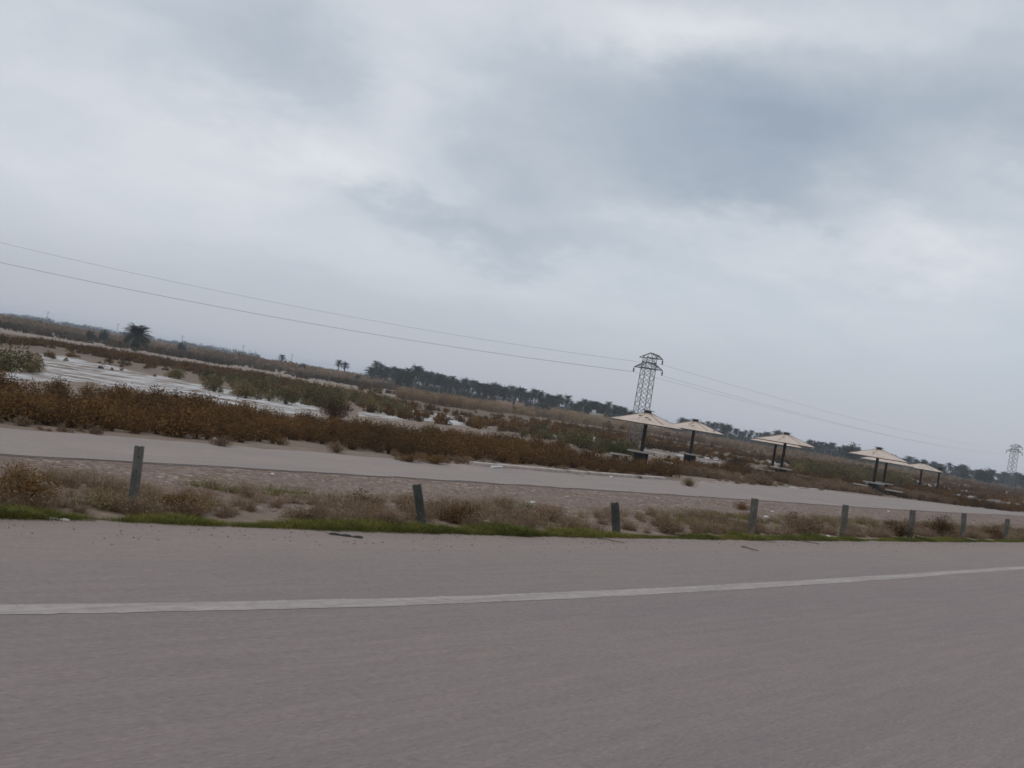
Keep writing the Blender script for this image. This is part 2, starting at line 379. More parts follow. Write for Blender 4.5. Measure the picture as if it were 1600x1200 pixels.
salt_polys = [([(60, 553), (100, 556), (170, 570), (210, 580), (300, 596), (420, 618), (500, 634), (505, 652), (440, 650), (380, 640), (300, 624), (220, 612), (150, 600), (0, 592), (0, 583), (70, 580)], .62),
              ([(0, 586), (120, 590), (200, 600), (0, 598)], .55), ([(555, 640), (640, 650), (640, 660), (560, 652)], .6),
              ([(565, 632), (650, 640), (700, 648), (770, 660), (770, 672), (690, 662), (600, 650)], .66), ([(840, 674), (905, 682), (905, 694), (850, 688)], .66),
              ([(960, 690), (1090, 708), (1150, 716), (1150, 728), (1040, 716), (960, 706)], .50), ([(1110, 700), (1230, 716), (1240, 728), (1120, 712)], .5), ([(1190, 712), (1260, 722), (1250, 736), (1190, 728)], .58),
              ([(1335, 728), (1420, 738), (1500, 752), (1600, 768), (1650, 800), (1600, 796), (1530, 787), (1470, 768), (1400, 752), (1340, 736)], .52),
              ([(300, 690), (420, 700), (420, 704), (300, 694)], .2), ([(1090, 750), (1330, 765), (1330, 772), (1090, 756)], .42)]
salt = np.zeros(len(X))
for p, a in salt_polys: salt = np.maximum(salt, np.where(inpoly(PX, PY, p), a, 0))
# soften masks over the grid
def blur(m, k=3):
    g = m[:nR * nA].reshape(nR, nA).copy()
    for _ in range(k):
        g = (np.roll(g, 1, 1) + 2 * g + np.roll(g, -1, 1)) / 4; g = (np.vstack([g[:1], g[:-1]]) + 2 * g + np.vstack([g[1:], g[-1:]])) / 4
    return np.append(g.ravel(), 0)
track_polys = [[(0, 512), (130, 527), (300, 556), (470, 584), (620, 606), (800, 634), (1000, 662), (1000, 668), (800, 643), (600, 618), (400, 586), (250, 562), (100, 535), (0, 519)],
               [(200, 549), (330, 568), (470, 590), (620, 616), (480, 600), (330, 578)], [(1000, 668), (1300, 706), (1600, 745), (1600, 748), (1300, 710), (1000, 673)]]
trk = np.zeros(len(X))
for p in track_polys: trk = np.maximum(trk, inpoly(PX, PY, p).astype(float))
gravel = sst(.5, 1.5, n_ - edge_n(s_)) * sst(-.2, .2, fr_near(s_) - n_)
far_veg = sst(60, 140, np.hypot(X, Y)) * sst(2, 10, n_ - fr_far(s_))
g_ = mesh_np('ground', np.stack([X, Y, Z], 1), Q, M_ground, attrs=dict(salt=blur(salt, 2), track=blur(trk, 1), gravel=gravel, scrub=far_veg * .95), smooth=True)
tag(g_, kind='structure')

def strip(name, f0, f1, z, s0, s1, m, step=.5, jit0=0, jit1=0, cross=3):
    ss = np.concatenate([np.arange(s0, 60, step), np.geomspace(60, s1, 60)])
    a = f0(ss) + (jit0 * (np.sin(ss * 2.3) * .5 + np.sin(ss * 5.9 + 1) * .3 + rng.normal(0, .3, len(ss))) if jit0 else 0)
    b_ = f1(ss) + (jit1 * (np.sin(ss * 1.9) * .5 + np.sin(ss * 6.7 + 1) * .3 + rng.normal(0, .3, len(ss))) if jit1 else 0)
    V = []
    for t in np.linspace(0, 1, cross + 1):
        nn_ = a * (1 - t) + b_ * t; V.append(np.stack([ss * RS[0] + nn_ * RN[0], ss * RS[1] + nn_ * RN[1], np.full(len(ss), z)], 1))
    V = np.concatenate(V); k = len(ss); i = np.arange(k - 1)
    Fq = np.concatenate([np.stack([i + r * k, i + 1 + r * k, i + 1 + (r + 1) * k, i + (r + 1) * k], 1) for r in range(cross)])
    return tag(mesh_np(name, V, Fq, m), kind='structure')
strip('highway', lambda s: line_n(np.clip(s, 0, 25)) * 0 - 12, edge_n, .0, -60, 1500, M_high, jit1=.07)
strip('road_edge_line', lambda s: line_n(s) - .115, lambda s: line_n(s) + .105, .0025, -40, 700, M_line, step=.06, jit0=.012, jit1=.012)
strip('frontage_road', fr_near, fr_far, ZR + .012, -60, 700, M_front, jit0=.12, jit1=.14)
# broken dark lip of old asphalt along the near side of the frontage road
strip('road_lip', lambda s: fr_near(s) - .10, lambda s: fr_near(s) + .12, ZR + .004, -60, 500, simple('dark_road_lip', (.10, .08, .07), (.16, .13, .115), 3), jit0=.09, step=.3, cross=1)

# ------------------------------------------------------------ plant shapes (triangle soups, base at the origin)
def tri_leaves(P, size, up=.3, stretch=1.6, rg=rng):
    n = len(P); d = rg.normal(size=(n, 3)); d[:, 2] = d[:, 2] * .7 + up; d /= np.linalg.norm(d, axis=1)[:, None]
    q = rg.normal(size=(n, 3)); q -= (q * d).sum(1)[:, None] * d; q /= np.linalg.norm(q, axis=1)[:, None]
    sz = size * rg.uniform(.6, 1.4, n)[:, None]
    V = np.stack([P - q * sz * .5, P + q * sz * .5, P + d * sz * stretch], 1)
    return V
def dome(n, rx, h, size, lumps=7, fill=.55, up=.3, stems=30, stretch=1.6):
    """a shrub: uneven lobes of small leaves over a low dome, with thin stems to its root"""
    out = []; c = []
    for k in range(lumps):
        a = rng.uniform(0, 2 * math.pi); r = rng.uniform(.1, .7) * rx; hh = h * rng.uniform(.35, 1.0) * (1 - .35 * (r / rx) ** 2)
        c.append((r * math.cos(a), r * math.sin(a), hh * .55, rng.uniform(.3, .5) * rx, hh * .45))
    for (x, y, z, rr, rz) in c:
        k = n // lumps; u = rng.normal(size=(k, 3)); u /= np.linalg.norm(u, axis=1)[:, None]; u *= rng.uniform(fill, 1.08, k)[:, None]
        p = np.stack([x + u[:, 0] * rr, y + u[:, 1] * rr, np.maximum(z + u[:, 2] * rz, .02 * h)], 1)
        out.append(tri_leaves(p, size, up, stretch))
    V = np.concatenate(out)
    vv = np.repeat(rng.normal(0, .10, len(V)), 3)
    st = []
    for k in range(stems):
        (x, y, z, rr, rz) = c[rng.integers(len(c))]; e = np.array([x + rng.normal() * rr * .4, y + rng.normal() * rr * .4, z + rz * rng.uniform(.2, 1.15)])
        b0 = np.array([rng.normal() * .06 * rx, rng.normal() * .06 * rx, 0]); w = np.array([rng.normal(), rng.normal(), 0]) * .009 * max(1, rx)
        st.append([b0 - w, b0 + w, e])
    V = np.concatenate([V, np.array(st)]) if st else V
    vv = np.concatenate([vv, np.full(3 * len(st), -.2)])
    return V.reshape(-1, 3), vv
def tuft(n, r, h, w, lean=.5, plume=0, base=.3, psz=.10):
    """grass: blades bending outwards from a small base (two triangles each)"""
    a = rng.uniform(0, 2 * math.pi, n); rr = rng.uniform(0, base * r, n); hh = h * rng.uniform(.45, 1.1, n); ln = rng.uniform(.05, 1, n) * lean * r
    ca, sa = np.cos(a + rng.normal(0, .4, n)), np.sin(a + rng.normal(0, .4, n)); B = np.stack([np.cos(a) * rr, np.sin(a) * rr, np.zeros(n)], 1)
    side = np.stack([-np.sin(a * 3), np.cos(a * 3), np.zeros(n)], 1) * (w * rng.uniform(.5, 1.2, n))[:, None]
    Mi = B + np.stack([ca * ln * .35, sa * ln * .35, hh * .6], 1); Tp = B + np.stack([ca * ln, sa * ln, hh], 1)
    V = np.concatenate([np.stack([B - side, B + side, Mi + side * .6], 1), np.stack([Mi - side * .6, Mi + side * .6, Tp], 1)])
    vv = np.repeat(rng.normal(0, .10, len(V)), 3)
    if plume:
        k = rng.choice(n, max(1, int(n * plume))); Pp = Tp[k]; V2 = tri_leaves(Pp, psz, .9, 2.6); V = np.concatenate([V, V2]); vv = np.concatenate([vv, np.full(3 * len(V2), .35)])
    return V.reshape(-1, 3), vv
def scatter(name, temps, pts, scale, var, m, label=None, cat=None, zscale=None, kind='stuff', sink=.02):
    Vs, vs_ = [], []
    which = rng.integers(len(temps), size=len(pts)); rot = rng.uniform(0, 6.283, len(pts))
    for t, (V, vv) in enumerate(temps):
        I = np.where(which == t)[0]
        if not len(I): continue
        c, s = np.cos(rot[I])[:, None], np.sin(rot[I])[:, None]; k = scale[I][:, None]; kz = (zscale[I][:, None] if zscale is not None else k)
        x = (V[None, :, 0] * c - V[None, :, 1] * s) * k + pts[I, 0][:, None]; y = (V[None, :, 0] * s + V[None, :, 1] * c) * k + pts[I, 1][:, None]
        z = V[None, :, 2] * kz + pts[I, 2][:, None] - sink
        Vs.append(np.stack([x, y, z], 2).reshape(-1, 3)); vs_.append((var[I][:, None] + vv[None]).ravel())
    V = np.concatenate(Vs); o = mesh_np(name, V, np.arange(len(V)).reshape(-1, 3), m, var=np.clip(np.concatenate(vs_), 0, 1))
    return tag(o, label, cat, kind=kind)
def hor(x): return 600 + (24.0 + (x - 800) * sr) / cr      # height of the horizon in the picture
def clampy(poly, m=5): return [(x, max(y, hor(x) + m)) for x, y in poly]
def pts_in(poly, n, jitter=0):
    """n ground points spread evenly over the ground seen inside an outline"""
    c = np.array([unproj(x, y, -.9)[:2] for x, y in clampy(poly)]); lo, hi = c.min(0), c.max(0); out = []
    while sum(len(o) for o in out) < n:
        q = rng.uniform(lo, hi, (20000, 2)); ok = inpoly(q[:, 0], q[:, 1], [tuple(v) for v in c]); out.append(q[ok])
    q = np.concatenate(out)[:n]; return np.stack([q[:, 0], q[:, 1], zg(q[:, 0], q[:, 1])], 1)
def pts_seen(poly, n):
    """like pts_in, but denser on the nearer ground, thinning out with distance"""
    pl = np.array(poly, float); lo, hi = pl.min(0), pl.max(0); q = rng.uniform(lo, hi, (n * 60, 2)); q = q[inpoly(q[:, 0], q[:, 1], poly)][:n]
    g = np.array([unproj(x, y, -.9)[:2] for x, y in q]); g = g[(g[:, 1] > 3) & (g[:, 1] < 1500)]; return np.stack([g[:, 0], g[:, 1], zg(g[:, 0], g[:, 1])], 1)
def area(poly):
    c = np.array([unproj(x, y, -.9)[:2] for x, y in clampy(poly)]); x, y = c[:, 0], c[:, 1]
    return abs(np.dot(x, np.roll(y, 1)) - np.dot(y, np.roll(x, 1))) / 2
def smooth_noise(p, s=1.0, ph=0):
    return .5 + .25 * (np.sin(p[:, 0] * .9 * s + ph + 1.3 * np.sin(p[:, 1] * .53 * s)) + np.sin(p[:, 1] * 1.1 * s + 2 * ph + 1.1 * np.sin(p[:, 0] * .71 * s)))

T_rust = [dome(620, .5, .75, .032, lumps=9) for _ in range(5)]
T_rustL = [dome(170, .5, .75, .075, lumps=7, stems=10) for _ in range(5)]
T_green = [dome(900, .55, .9, .034, lumps=9, up=.6) for _ in range(3)]
T_olive = [dome(420, .6, .9, .05, lumps=9, up=.8, stretch=2.2) for _ in range(4)]
T_tan = [tuft(260, .45, .36, .0045, 1.0, .5, psz=.013) for _ in range(4)]
T_tand = [dome(560, .45, .5, .024, lumps=8, up=.8, stretch=2.6) for _ in range(3)]
T_reed = [tuft(70, .6, 1.5, .020, .7, .8, base=.9, psz=.085) for _ in range(4)]
T_reedL = [tuft(34, 1.5, 1.2, .07, .5, .8, base=1.0, psz=.2) for _ in range(4)]
T_grass = [tuft(46, .11, .095, .0045, 1.0, 0, base=.9) for _ in range(5)]

# rust-brown saltbush belt beyond the frontage road
def belt(name, poly, per_m2, smin, smax, temps, m, label, cat, thr=.0, var0=.45, vs_=.22, ns=.35, zs=1.0, ph=0.0):
    p = pts_seen(poly, int(per_m2)) if per_m2 > 50 else pts_in(poly, int(area(poly) * per_m2)); q = smooth_noise(p, ns, ph)
    keep = q > thr; p, q = p[keep], q[keep]
    sc_ = (smin + (smax - smin) * rng.uniform(0, 1, len(p)) ** 1.5) * (.75 + .5 * q)
    return scatter(name, temps, p, sc_, np.clip(var0 + (smooth_noise(p, ns * 1.7, ph + 1) - .5) * vs_ * 2 + rng.normal(0, .10, len(p)), 0, 1), m, label, cat, zscale=sc_ * zs)
belt('saltbush_thicket', [(-60, 662), (0, 664), (120, 673), (200, 682), (330, 692), (420, 698), (500, 703), (560, 713), (620, 716), (760, 722), (860, 730), (950, 743), (1040, 748), (1060, 745), (960, 738), (880, 716), (760, 692), (600, 674), (520, 672), (420, 662), (300, 646), (150, 640), (-60, 628)],
     3.6, .65, 1.35, T_rust, M_rust, 'broad belt of dense rust brown scrub just beyond the narrow side road', 'scrub', .16, .52, .26)
belt('saltbush_row', [(-60, 606), (0, 612), (130, 622), (280, 640), (420, 660), (420, 654), (280, 634), (130, 616), (-60, 600)], 2.2, .7, 1.3, T_rust, M_rust,
     'thin row of rust brown scrub at the near rim of the white salt flat', 'scrub', .2)
belt('saltbush_band', [(-40, 534), (60, 541), (170, 560), (300, 580), (420, 600), (560, 622), (560, 617), (420, 590), (300, 571), (170, 550), (60, 534), (-40, 528)], 1.3, .6, 1.15, T_rustL, M_rust,
     'band of rust brown scrub along the far rim of the salt flat', 'scrub', .2)
belt('mixed_scrub', [(1040, 738), (1200, 752), (1330, 768), (1440, 783), (1520, 795), (1640, 808), (1640, 801), (1560, 790), (1440, 768), (1330, 752), (1200, 738), (1100, 729), (1040, 724)], 1.9, .45, 1.0, T_rust, M_rust,
     'patchy rust and brown scrub around the sunshades', 'scrub', .18, .5, .3)
belt('tan_scrub', [(1050, 744), (1200, 757), (1330, 770), (1440, 784), (1500, 791), (1440, 776), (1330, 762), (1200, 748), (1060, 736)], 3.4, .8, 1.5, T_tand, M_tan,
     'low sandy brown bushes lining the right end of the side road', 'scrub', .25, .3, .3)
belt('saltflat_tufts', [(60, 560), (300, 600), (560, 645), (760, 670), (1000, 700), (1200, 728), (1200, 716), (1000, 684), (760, 652), (560, 622), (300, 580), (60, 548)], .10, .4, 1.1, T_rustL, M_rust,
     'scattered small tufts on the salty ground', 'scrub', .3)
belt('saltflat_weeds', [(560, 645), (760, 672), (1000, 702), (1200, 730), (1600, 790), (1600, 756), (1400, 734), (1200, 712), (1000, 680), (760, 648), (560, 618)], .33, .6, 1.2, T_rustL, M_rust,
     'scattered rust and olive weeds behind the sunshades', 'scrub', .35, .5, .4, ns=.18)
belt('olive_thicket', [(300, 612), (420, 626), (560, 648), (640, 652), (620, 630), (480, 606), (380, 594), (262, 588)], .27, .6, 1.5, T_olive, M_olive,
     'olive green and straw coloured scrub behind the middle of the salt flat', 'scrub', .42, .55, .45, ns=.5, ph=2)
belt('olive_scrub', [(800, 686), (860, 694), (960, 712), (1000, 716), (1000, 706), (900, 690), (800, 676)], .7, .6, 1.2, T_olive, M_olive,
     'olive green scrub left of the first sunshade', 'scrub', .35, .45, .3, ns=.3)
belt('olive_patch', [(1240, 742), (1320, 752), (1420, 764), (1420, 750), (1320, 738), (1240, 730)], 1.0, .9, 1.6, T_olive, M_olive,
     'olive scrub between the third and fourth sunshades', 'scrub', .3, .55, .3, ns=.3)
# dark bank and reed beds
belt('dark_bank_scrub', [(-60, 505), (0, 514), (150, 538), (300, 562), (470, 591), (560, 604), (640, 613), (640, 609), (560, 599), (470, 585), (300, 555), (150, 531), (0, 507), (-60, 498)], 2000, .6, 1.9, T_rustL, M_dark,
     'long dark bank of scrub running behind the dirt track', 'scrub', .42, .62, .35, ns=.16)
belt('reed_bed', [(-60, 497), (0, 506), (150, 530), (300, 554), (470, 584), (560, 598), (700, 616), (760, 622), (760, 611), (560, 584), (470, 571), (300, 543), (150, 519), (0, 495), (-60, 486)], 4200, 1.0, 1.75, T_reedL, M_reed,
     'dull brown reeds on the plain above the dark bank', 'reeds', .1, .35, .3, ns=.06)
belt('reed_belt', [(620, 622), (700, 636), (860, 655), (1000, 676), (1200, 710), (1330, 730), (1450, 749), (1547, 760), (1640, 773), (1640, 766), (1547, 754), (1450, 739), (1330, 719), (1200, 698), (1000, 666), (860, 644), (700, 620), (620, 608)], 3200, 0.55, 1.0, T_reed, M_reed,
     'tan reed belt standing in front of the palm grove', 'reeds', .12, .5, .35, ns=.09)
belt('tawny_scrub', [(560, 612), (760, 640), (1000, 676), (1300, 726), (1640, 775), (1640, 768), (1300, 712), (1000, 664), (760, 628), (560, 600)], 500, 1.2, 2.4, T_rustL, M_rust,
     'brown scrub patches among the reeds', 'scrub', .3, .5, .3, ns=.08)
belt('pale_reeds', [(860, 656), (920, 664), (1000, 676), (1000, 668), (920, 654), (860, 646)], 350, 1.0, 1.5, T_reed, M_reed, 'pale feathery reed heads left of the first sunshade', 'reeds', .1, .85, .2)

# roadside verge
def along(n, s0, s1, f, lo, hi, powr=1.0):
    s = rng.uniform(s0, s1, n); o = lo + (hi - lo) * rng.uniform(0, 1, n) ** powr; nn_ = f(s) + o
    q = np.stack([s * RS[0] + nn_ * RN[0], s * RS[1] + nn_ * RN[1]], 1); return np.stack([q[:, 0], q[:, 1], zg(q[:, 0], q[:, 1])], 1), s, o
p, s, o_ = along(11500, 0, 42, edge_n, -.03, .42, 1.3)
k = (np.sin(s * 2.9 + 1.5 * np.sin(s * 1.3)) * .5 + np.sin(s * .77 + 1) * .5) * .30 + .62
keep = (o_ < .34 * (k + .1)) ; p, s, k = p[keep], s[keep], k[keep]; fs = np.clip(1.15 - s / 60, .6, 1.15)
scatter('verge_grass', T_grass, p, rng.uniform(.7, 1.5, len(p)) * k * fs, np.clip(.50 + rng.normal(0, .2, len(p)) + .2 * np.sin(s * 1.3 + np.sin(s * 3.1)), 0, 1), M_grass,
        'narrow strip of short green grass along the highway edge', 'grass', sink=.005)
p, s, o_ = along(1500, 0, 46, edge_n, .5, 3.2, 1.0); q = smooth_noise(p, 1.6, 1.0); keep = q > .58; p = p[keep]
scatter('green_weeds', T_grass, p, rng.uniform(.7, 1.4, len(p)), np.clip(.5 + rng.normal(0, .15, len(p)), 0, 1), M_grass, 'small green weeds among the dry tufts behind the posts', 'weeds', sink=.005)
p, s, o_ = along(1500, -2, 60, edge_n, .38, 2.6, 1.5); q = smooth_noise(p, 1.1); keep = q > .26; p = p[keep]
scatter('dry_grass', T_tan, p, rng.uniform(.25, .62, len(p)), np.clip(.46 + rng.normal(0, .17, len(p)), 0, 1), M_tan, 'dry tan grass tufts along the line of guard posts', 'grass')
p, s, o_ = along(170, 0, 60, edge_n, .5, 2.0, 1.2); q = smooth_noise(p, .9, 3.0); keep = q > .5; p = p[keep]
scatter('dry_weeds', T_tand, p, rng.uniform(.35, .75, len(p)), np.clip(.30 + rng.normal(0, .15, len(p)), 0, 1), M_tan, 'fuzzy brown dry weeds among the grass at the guard posts', 'weeds')
p, s, o_ = along(240, -6, 60, fr_far, .15, 1.8, 1.5); keep = smooth_noise(p, .5, 1) > .5; p = p[keep]
scatter('kerbside_weeds', T_tand, p, rng.uniform(.25, .7, len(p)), np.clip(.32 + rng.normal(0, .12, len(p)), 0, 1), M_tan, 'low dry weeds on the far shoulder of the side road', 'weeds')
# loose stones
ico = np.array([(0, 0, .6), (.9, 0, .1), (.28, .85, .05), (-.7, .5, .1), (-.72, -.5, .05), (.28, -.86, .1), (0, 0, -.4)])
icf = [(0, 1, 2), (0, 2, 3), (0, 3, 4), (0, 4, 5), (0, 5, 1), (6, 2, 1), (6, 3, 2), (6, 4, 3), (6, 5, 4), (6, 1, 5)]
T_st = []
for _ in range(5):
    v = ico * rng.uniform(.6, 1.3, (7, 1)) * np.array([1, rng.uniform(.6, 1), .7]); T_st.append((np.concatenate([v[list(f)] for f in icf]), np.repeat(rng.normal(0, .05, 10), 3)))
p, s, o_ = along(9000, -2, 60, edge_n, .8, 11.5, 1.0); keep = o_ < (fr_near(s) - edge_n(s) - .1); p = p[keep]
scatter('gravel', T_st, p, rng.uniform(.012, .05, len(p)) * (1 + 1.0 * (rng.uniform(size=len(p)) > .97)), np.clip(rng.normal(.42, .2, len(p)), 0, 1), M_stone, 'loose brown stones covering the strip between the two roads', 'gravel', sink=0)
p, s, o_ = along(1100, 0, 40, edge_n, -1.1, 0, .6); p[:, 2] = .002
scatter('road_grit', T_st, p, rng.uniform(.006, .018, len(p)), np.clip(rng.normal(.35, .2, len(p)), 0, 1), M_stone, 'grit and small stones on the outer edge of the highway', 'gravel', sink=0)

# ------------------------------------------------------------ single bushes
def bush(x, y, name, temps, m, size, var, label, cat='bush', h=1.0, group=None):
    V, vv = temps[rng.integers(len(temps))]; g = ground_at(x, y)
    o = mesh_np(name, V, np.arange(len(V)).reshape(-1, 3), m, var=np.clip(var + vv, 0, 1))
    o.location = g - Vector((0, 0, .02)); o.rotation_euler = (0, 0, rng.uniform(0, 6)); o.scale = (size, size, size * h)
    return tag(o, label, cat, group)
T_big = [dome(3000, .5, .8, .015, lumps=12, up=.7, stretch=2.6, stems=90) for _ in range(4)]
bush(282, 800, 'dry_bush', T_big, M_rust, 0.64, 0.68, 'brown dry bush right of the leftmost guard post', h=.6)
bush(40, 788, 'dry_bush', T_big, M_rust, 0.81, 0.74, 'reddish brown dry bush at the left edge of the picture behind the green grass', h=.7)
bush(155, 793, 'yellow_bush', T_big, M_olive, 0.47, 1.01, 'small yellowish tuft just left of the leftmost guard post', h=.7)
bush(716, 818, 'dry_bush', T_big, M_rust, 0.58, 0.46, 'dark reddish brown bush just right of the second guard post from the left', h=.8)
bush(600, 822, 'dry_bush', T_big, M_tan, 0.65, 0.38, 'large fuzzy tan bush just left of the second guard post', h=.6)
bush(480, 815, 'dry_bush', T_big, M_tan, 0.65, 0.31, 'wide pale brown bush midway between the first and second guard posts', h=.5)
bush(1160, 800, 'dry_bush', T_big, M_rust, 0.81, 0.81, 'small rust bush up the gravel slope left of the fourth guard post', h=.6)
bush(1404, 838, 'dark_bush', T_big, M_rust, 0.94, 0.18, 'dark brown bush close against the left of the sixth guard post', h=.6)
bush(1470, 838, 'dark_bush', T_big, M_rust, 1.06, 0.26, 'dark brown bush between the sixth and seventh guard posts', h=.8)
bush(1550, 841, 'dry_bush', T_big, M_rust, 1.02, 0.56, 'brown twiggy bush just left of the last guard post', h=.7)
bush(1240, 832, 'dry_bush', T_big, M_tan, 0.75, 0.31, 'straw brown bush between the fourth and fifth guard posts', h=.6)
bush(1040, 832, 'dry_bush', T_big, M_tan, 0.68, 0.34, 'straw brown bush between the third and fourth guard posts', h=.6)
bush(12, 580, 'green_bush', T_green, M_olive, 2.6, .40, 'big yellow green bush at the left edge of the picture beside the salt flat', h=.85)
bush(-18, 582, 'green_bush', T_green, M_green, 2.6, .45, 'darker green bush cut off by the left edge of the picture beside the salt flat', h=.9)
bush(48, 580, 'green_bush', T_olive, M_olive, 1.6, .6, 'smaller straw tipped bush right of the big green bush on the salt flat', h=.8)
bush(446, 631, 'green_bush', T_green, M_green, 1.5, .40, 'single round green bush standing on the white salt strip', h=.85)
bush(492, 632, 'olive_bush', T_green, M_olive, 3.0, .30, 'broad olive bush behind the salt strip right of the round green bush', h=.7)
bush(395, 617, 'olive_bush', T_green, M_olive, 2.6, .38, 'grey olive bush behind the salt strip left of the round green bush', h=.75)
bush(335, 610, 'olive_bush', T_green, M_olive, 2.0, .45, 'leftmost olive bush behind the white salt strip', h=.75)
bush(520, 655, 'dark_bush', T_big, M_rust, 2.2, .10, 'dark rust dome bush above the scrub belt, at the right end of the salt strip', h=.8)
bush(845, 684, 'dark_bush', T_green, M_green, 2.4, .25, 'dark green bush behind the scrub left of the short white stake', h=.7)
bush(908, 700, 'olive_bush', T_green, M_olive, 2.6, .50, 'yellow olive bush just left of the short white stake', h=.75)
bush(962, 714, 'green_bush', T_green, M_green, 2.4, .45, 'green bush between the white stake and the first sunshade', h=.75)
bush(1282, 741, 'green_bush', T_green, M_green, 2.4, .30, 'green bush right of the paired sunshades', h=.6)
bush(1150, 731, 'dark_bush', T_big, M_rust, 3.6, .22, 'wide dark rust bush between the second and third sunshades', h=.5)
bush(345, 697, 'dry_bush', T_big, M_tan, .8, .3, 'small tan bush at the far edge of the side road near white litter', h=.6)
bush(525, 707, 'dry_bush', T_big, M_tan, .8, .45, 'pale brown bush at the foot of the rust scrub, middle left', h=.8)
bush(640, 722, 'dry_bush', T_big, M_rust, 1.1, .75, 'low reddish bush at the far edge of the side road, left of the other one', h=.5)
bush(680, 725, 'dry_bush', T_big, M_rust, 1.2, .8, 'low reddish bush at the far edge of the side road, nearer the kerb', h=.5)
bush(1076, 760, 'dry_bush', T_big, M_olive, .9, .75, 'straw bush at the right end of the kerb', h=.75)
bush(1190, 757, 'dry_bush', T_big, M_tan, 2.0, .38, 'large sandy brown bush below the second and third sunshades', h=.55)
bush(1310, 763, 'dry_bush', T_big, M_tan, 2.2, .5, 'pale sandy bush on the side road below and left of the fourth sunshade', h=.6)

# ------------------------------------------------------------ guard posts
def guard_post(base, top, m, label, wdt=.11, face=.35):
    g = ground_at(*base); d = g.y; t = at_depth(top[0], top[1], d); hgt = t.z - g.z; lean = math.atan2(t.x - g.x, hgt)
    b_ = MB(); w, dp, tk = wdt, .075, .014; z0, z1 = -.35, hgt
    prof = [(-w / 2, -dp / 2), (w / 2, -dp / 2), (w / 2, dp / 2), (w / 2 - .03, dp / 2), (w / 2 - .03, dp / 2 - tk), (w / 2 - tk, dp / 2 - tk), (w / 2 - tk, -dp / 2 + tk),
            (-w / 2 + tk, -dp / 2 + tk), (-w / 2 + tk, dp / 2 - tk), (-w / 2 + .03, dp / 2 - tk), (-w / 2 + .03, dp / 2), (-w / 2, dp / 2)]
    n = len(prof); lv = [z0, 0, hgt * .35, hgt * .7, hgt]
    vs = [(x + .004 * math.sin(z * 7), y, z) for z in lv for x, y in prof]
    fs = [(k * n + i, k * n + (i + 1) % n, (k + 1) * n + (i + 1) % n, (k + 1) * n + i) for k in range(len(lv) - 1) for i in range(n)]
    fs += [tuple(range(n - 1, -1, -1)), tuple((len(lv) - 1) * n + i for i in range(n))]
    b_.add(vs, fs)
    o = b_.build('guard_post', m); o.location = g; o.rotation_euler = (0, lean, face)
    for z in (hgt - .10, hgt - .24):
        bo = MB(); bo.tube([(0, -dp / 2 - .012, z), (0, -dp / 2 + .002, z)], .008, 8); bo.build('bolt', M_brown, o)
    return tag(o, label, 'post', 'guard posts along the highway edge')
gp = [((205, 797), (219, 697), M_post, 'tallest and leftmost grey guard post on the highway edge', .09),
      ((660, 826), (651, 754), M_postd, 'dark guard post leaning left, second from the left', .10), ((963, 833), (960, 784), M_postd, 'dark upright guard post, third from the left, with nothing around its foot', .11),
      ((1173, 834), (1180, 779), M_post, 'grey guard post, fourth from the left, beside a small rust bush', .11), ((1316, 838), (1322, 789), M_post, 'grey guard post, fifth from the left, under the middle sunshades', .11),
      ((1421, 840), (1427, 797), M_post, 'grey guard post with dark bushes on both sides, sixth from the left', .11), ((1503, 841), (1507, 802), M_post, 'grey guard post second from the right', .11),
      ((1570, 843), (1575, 811), M_post, 'smallest and rightmost grey guard post', .11)]
for bs, tp, m_, lb, w_ in gp: guard_post(bs, tp, m_, lb, w_, rng.uniform(-.2, .3))

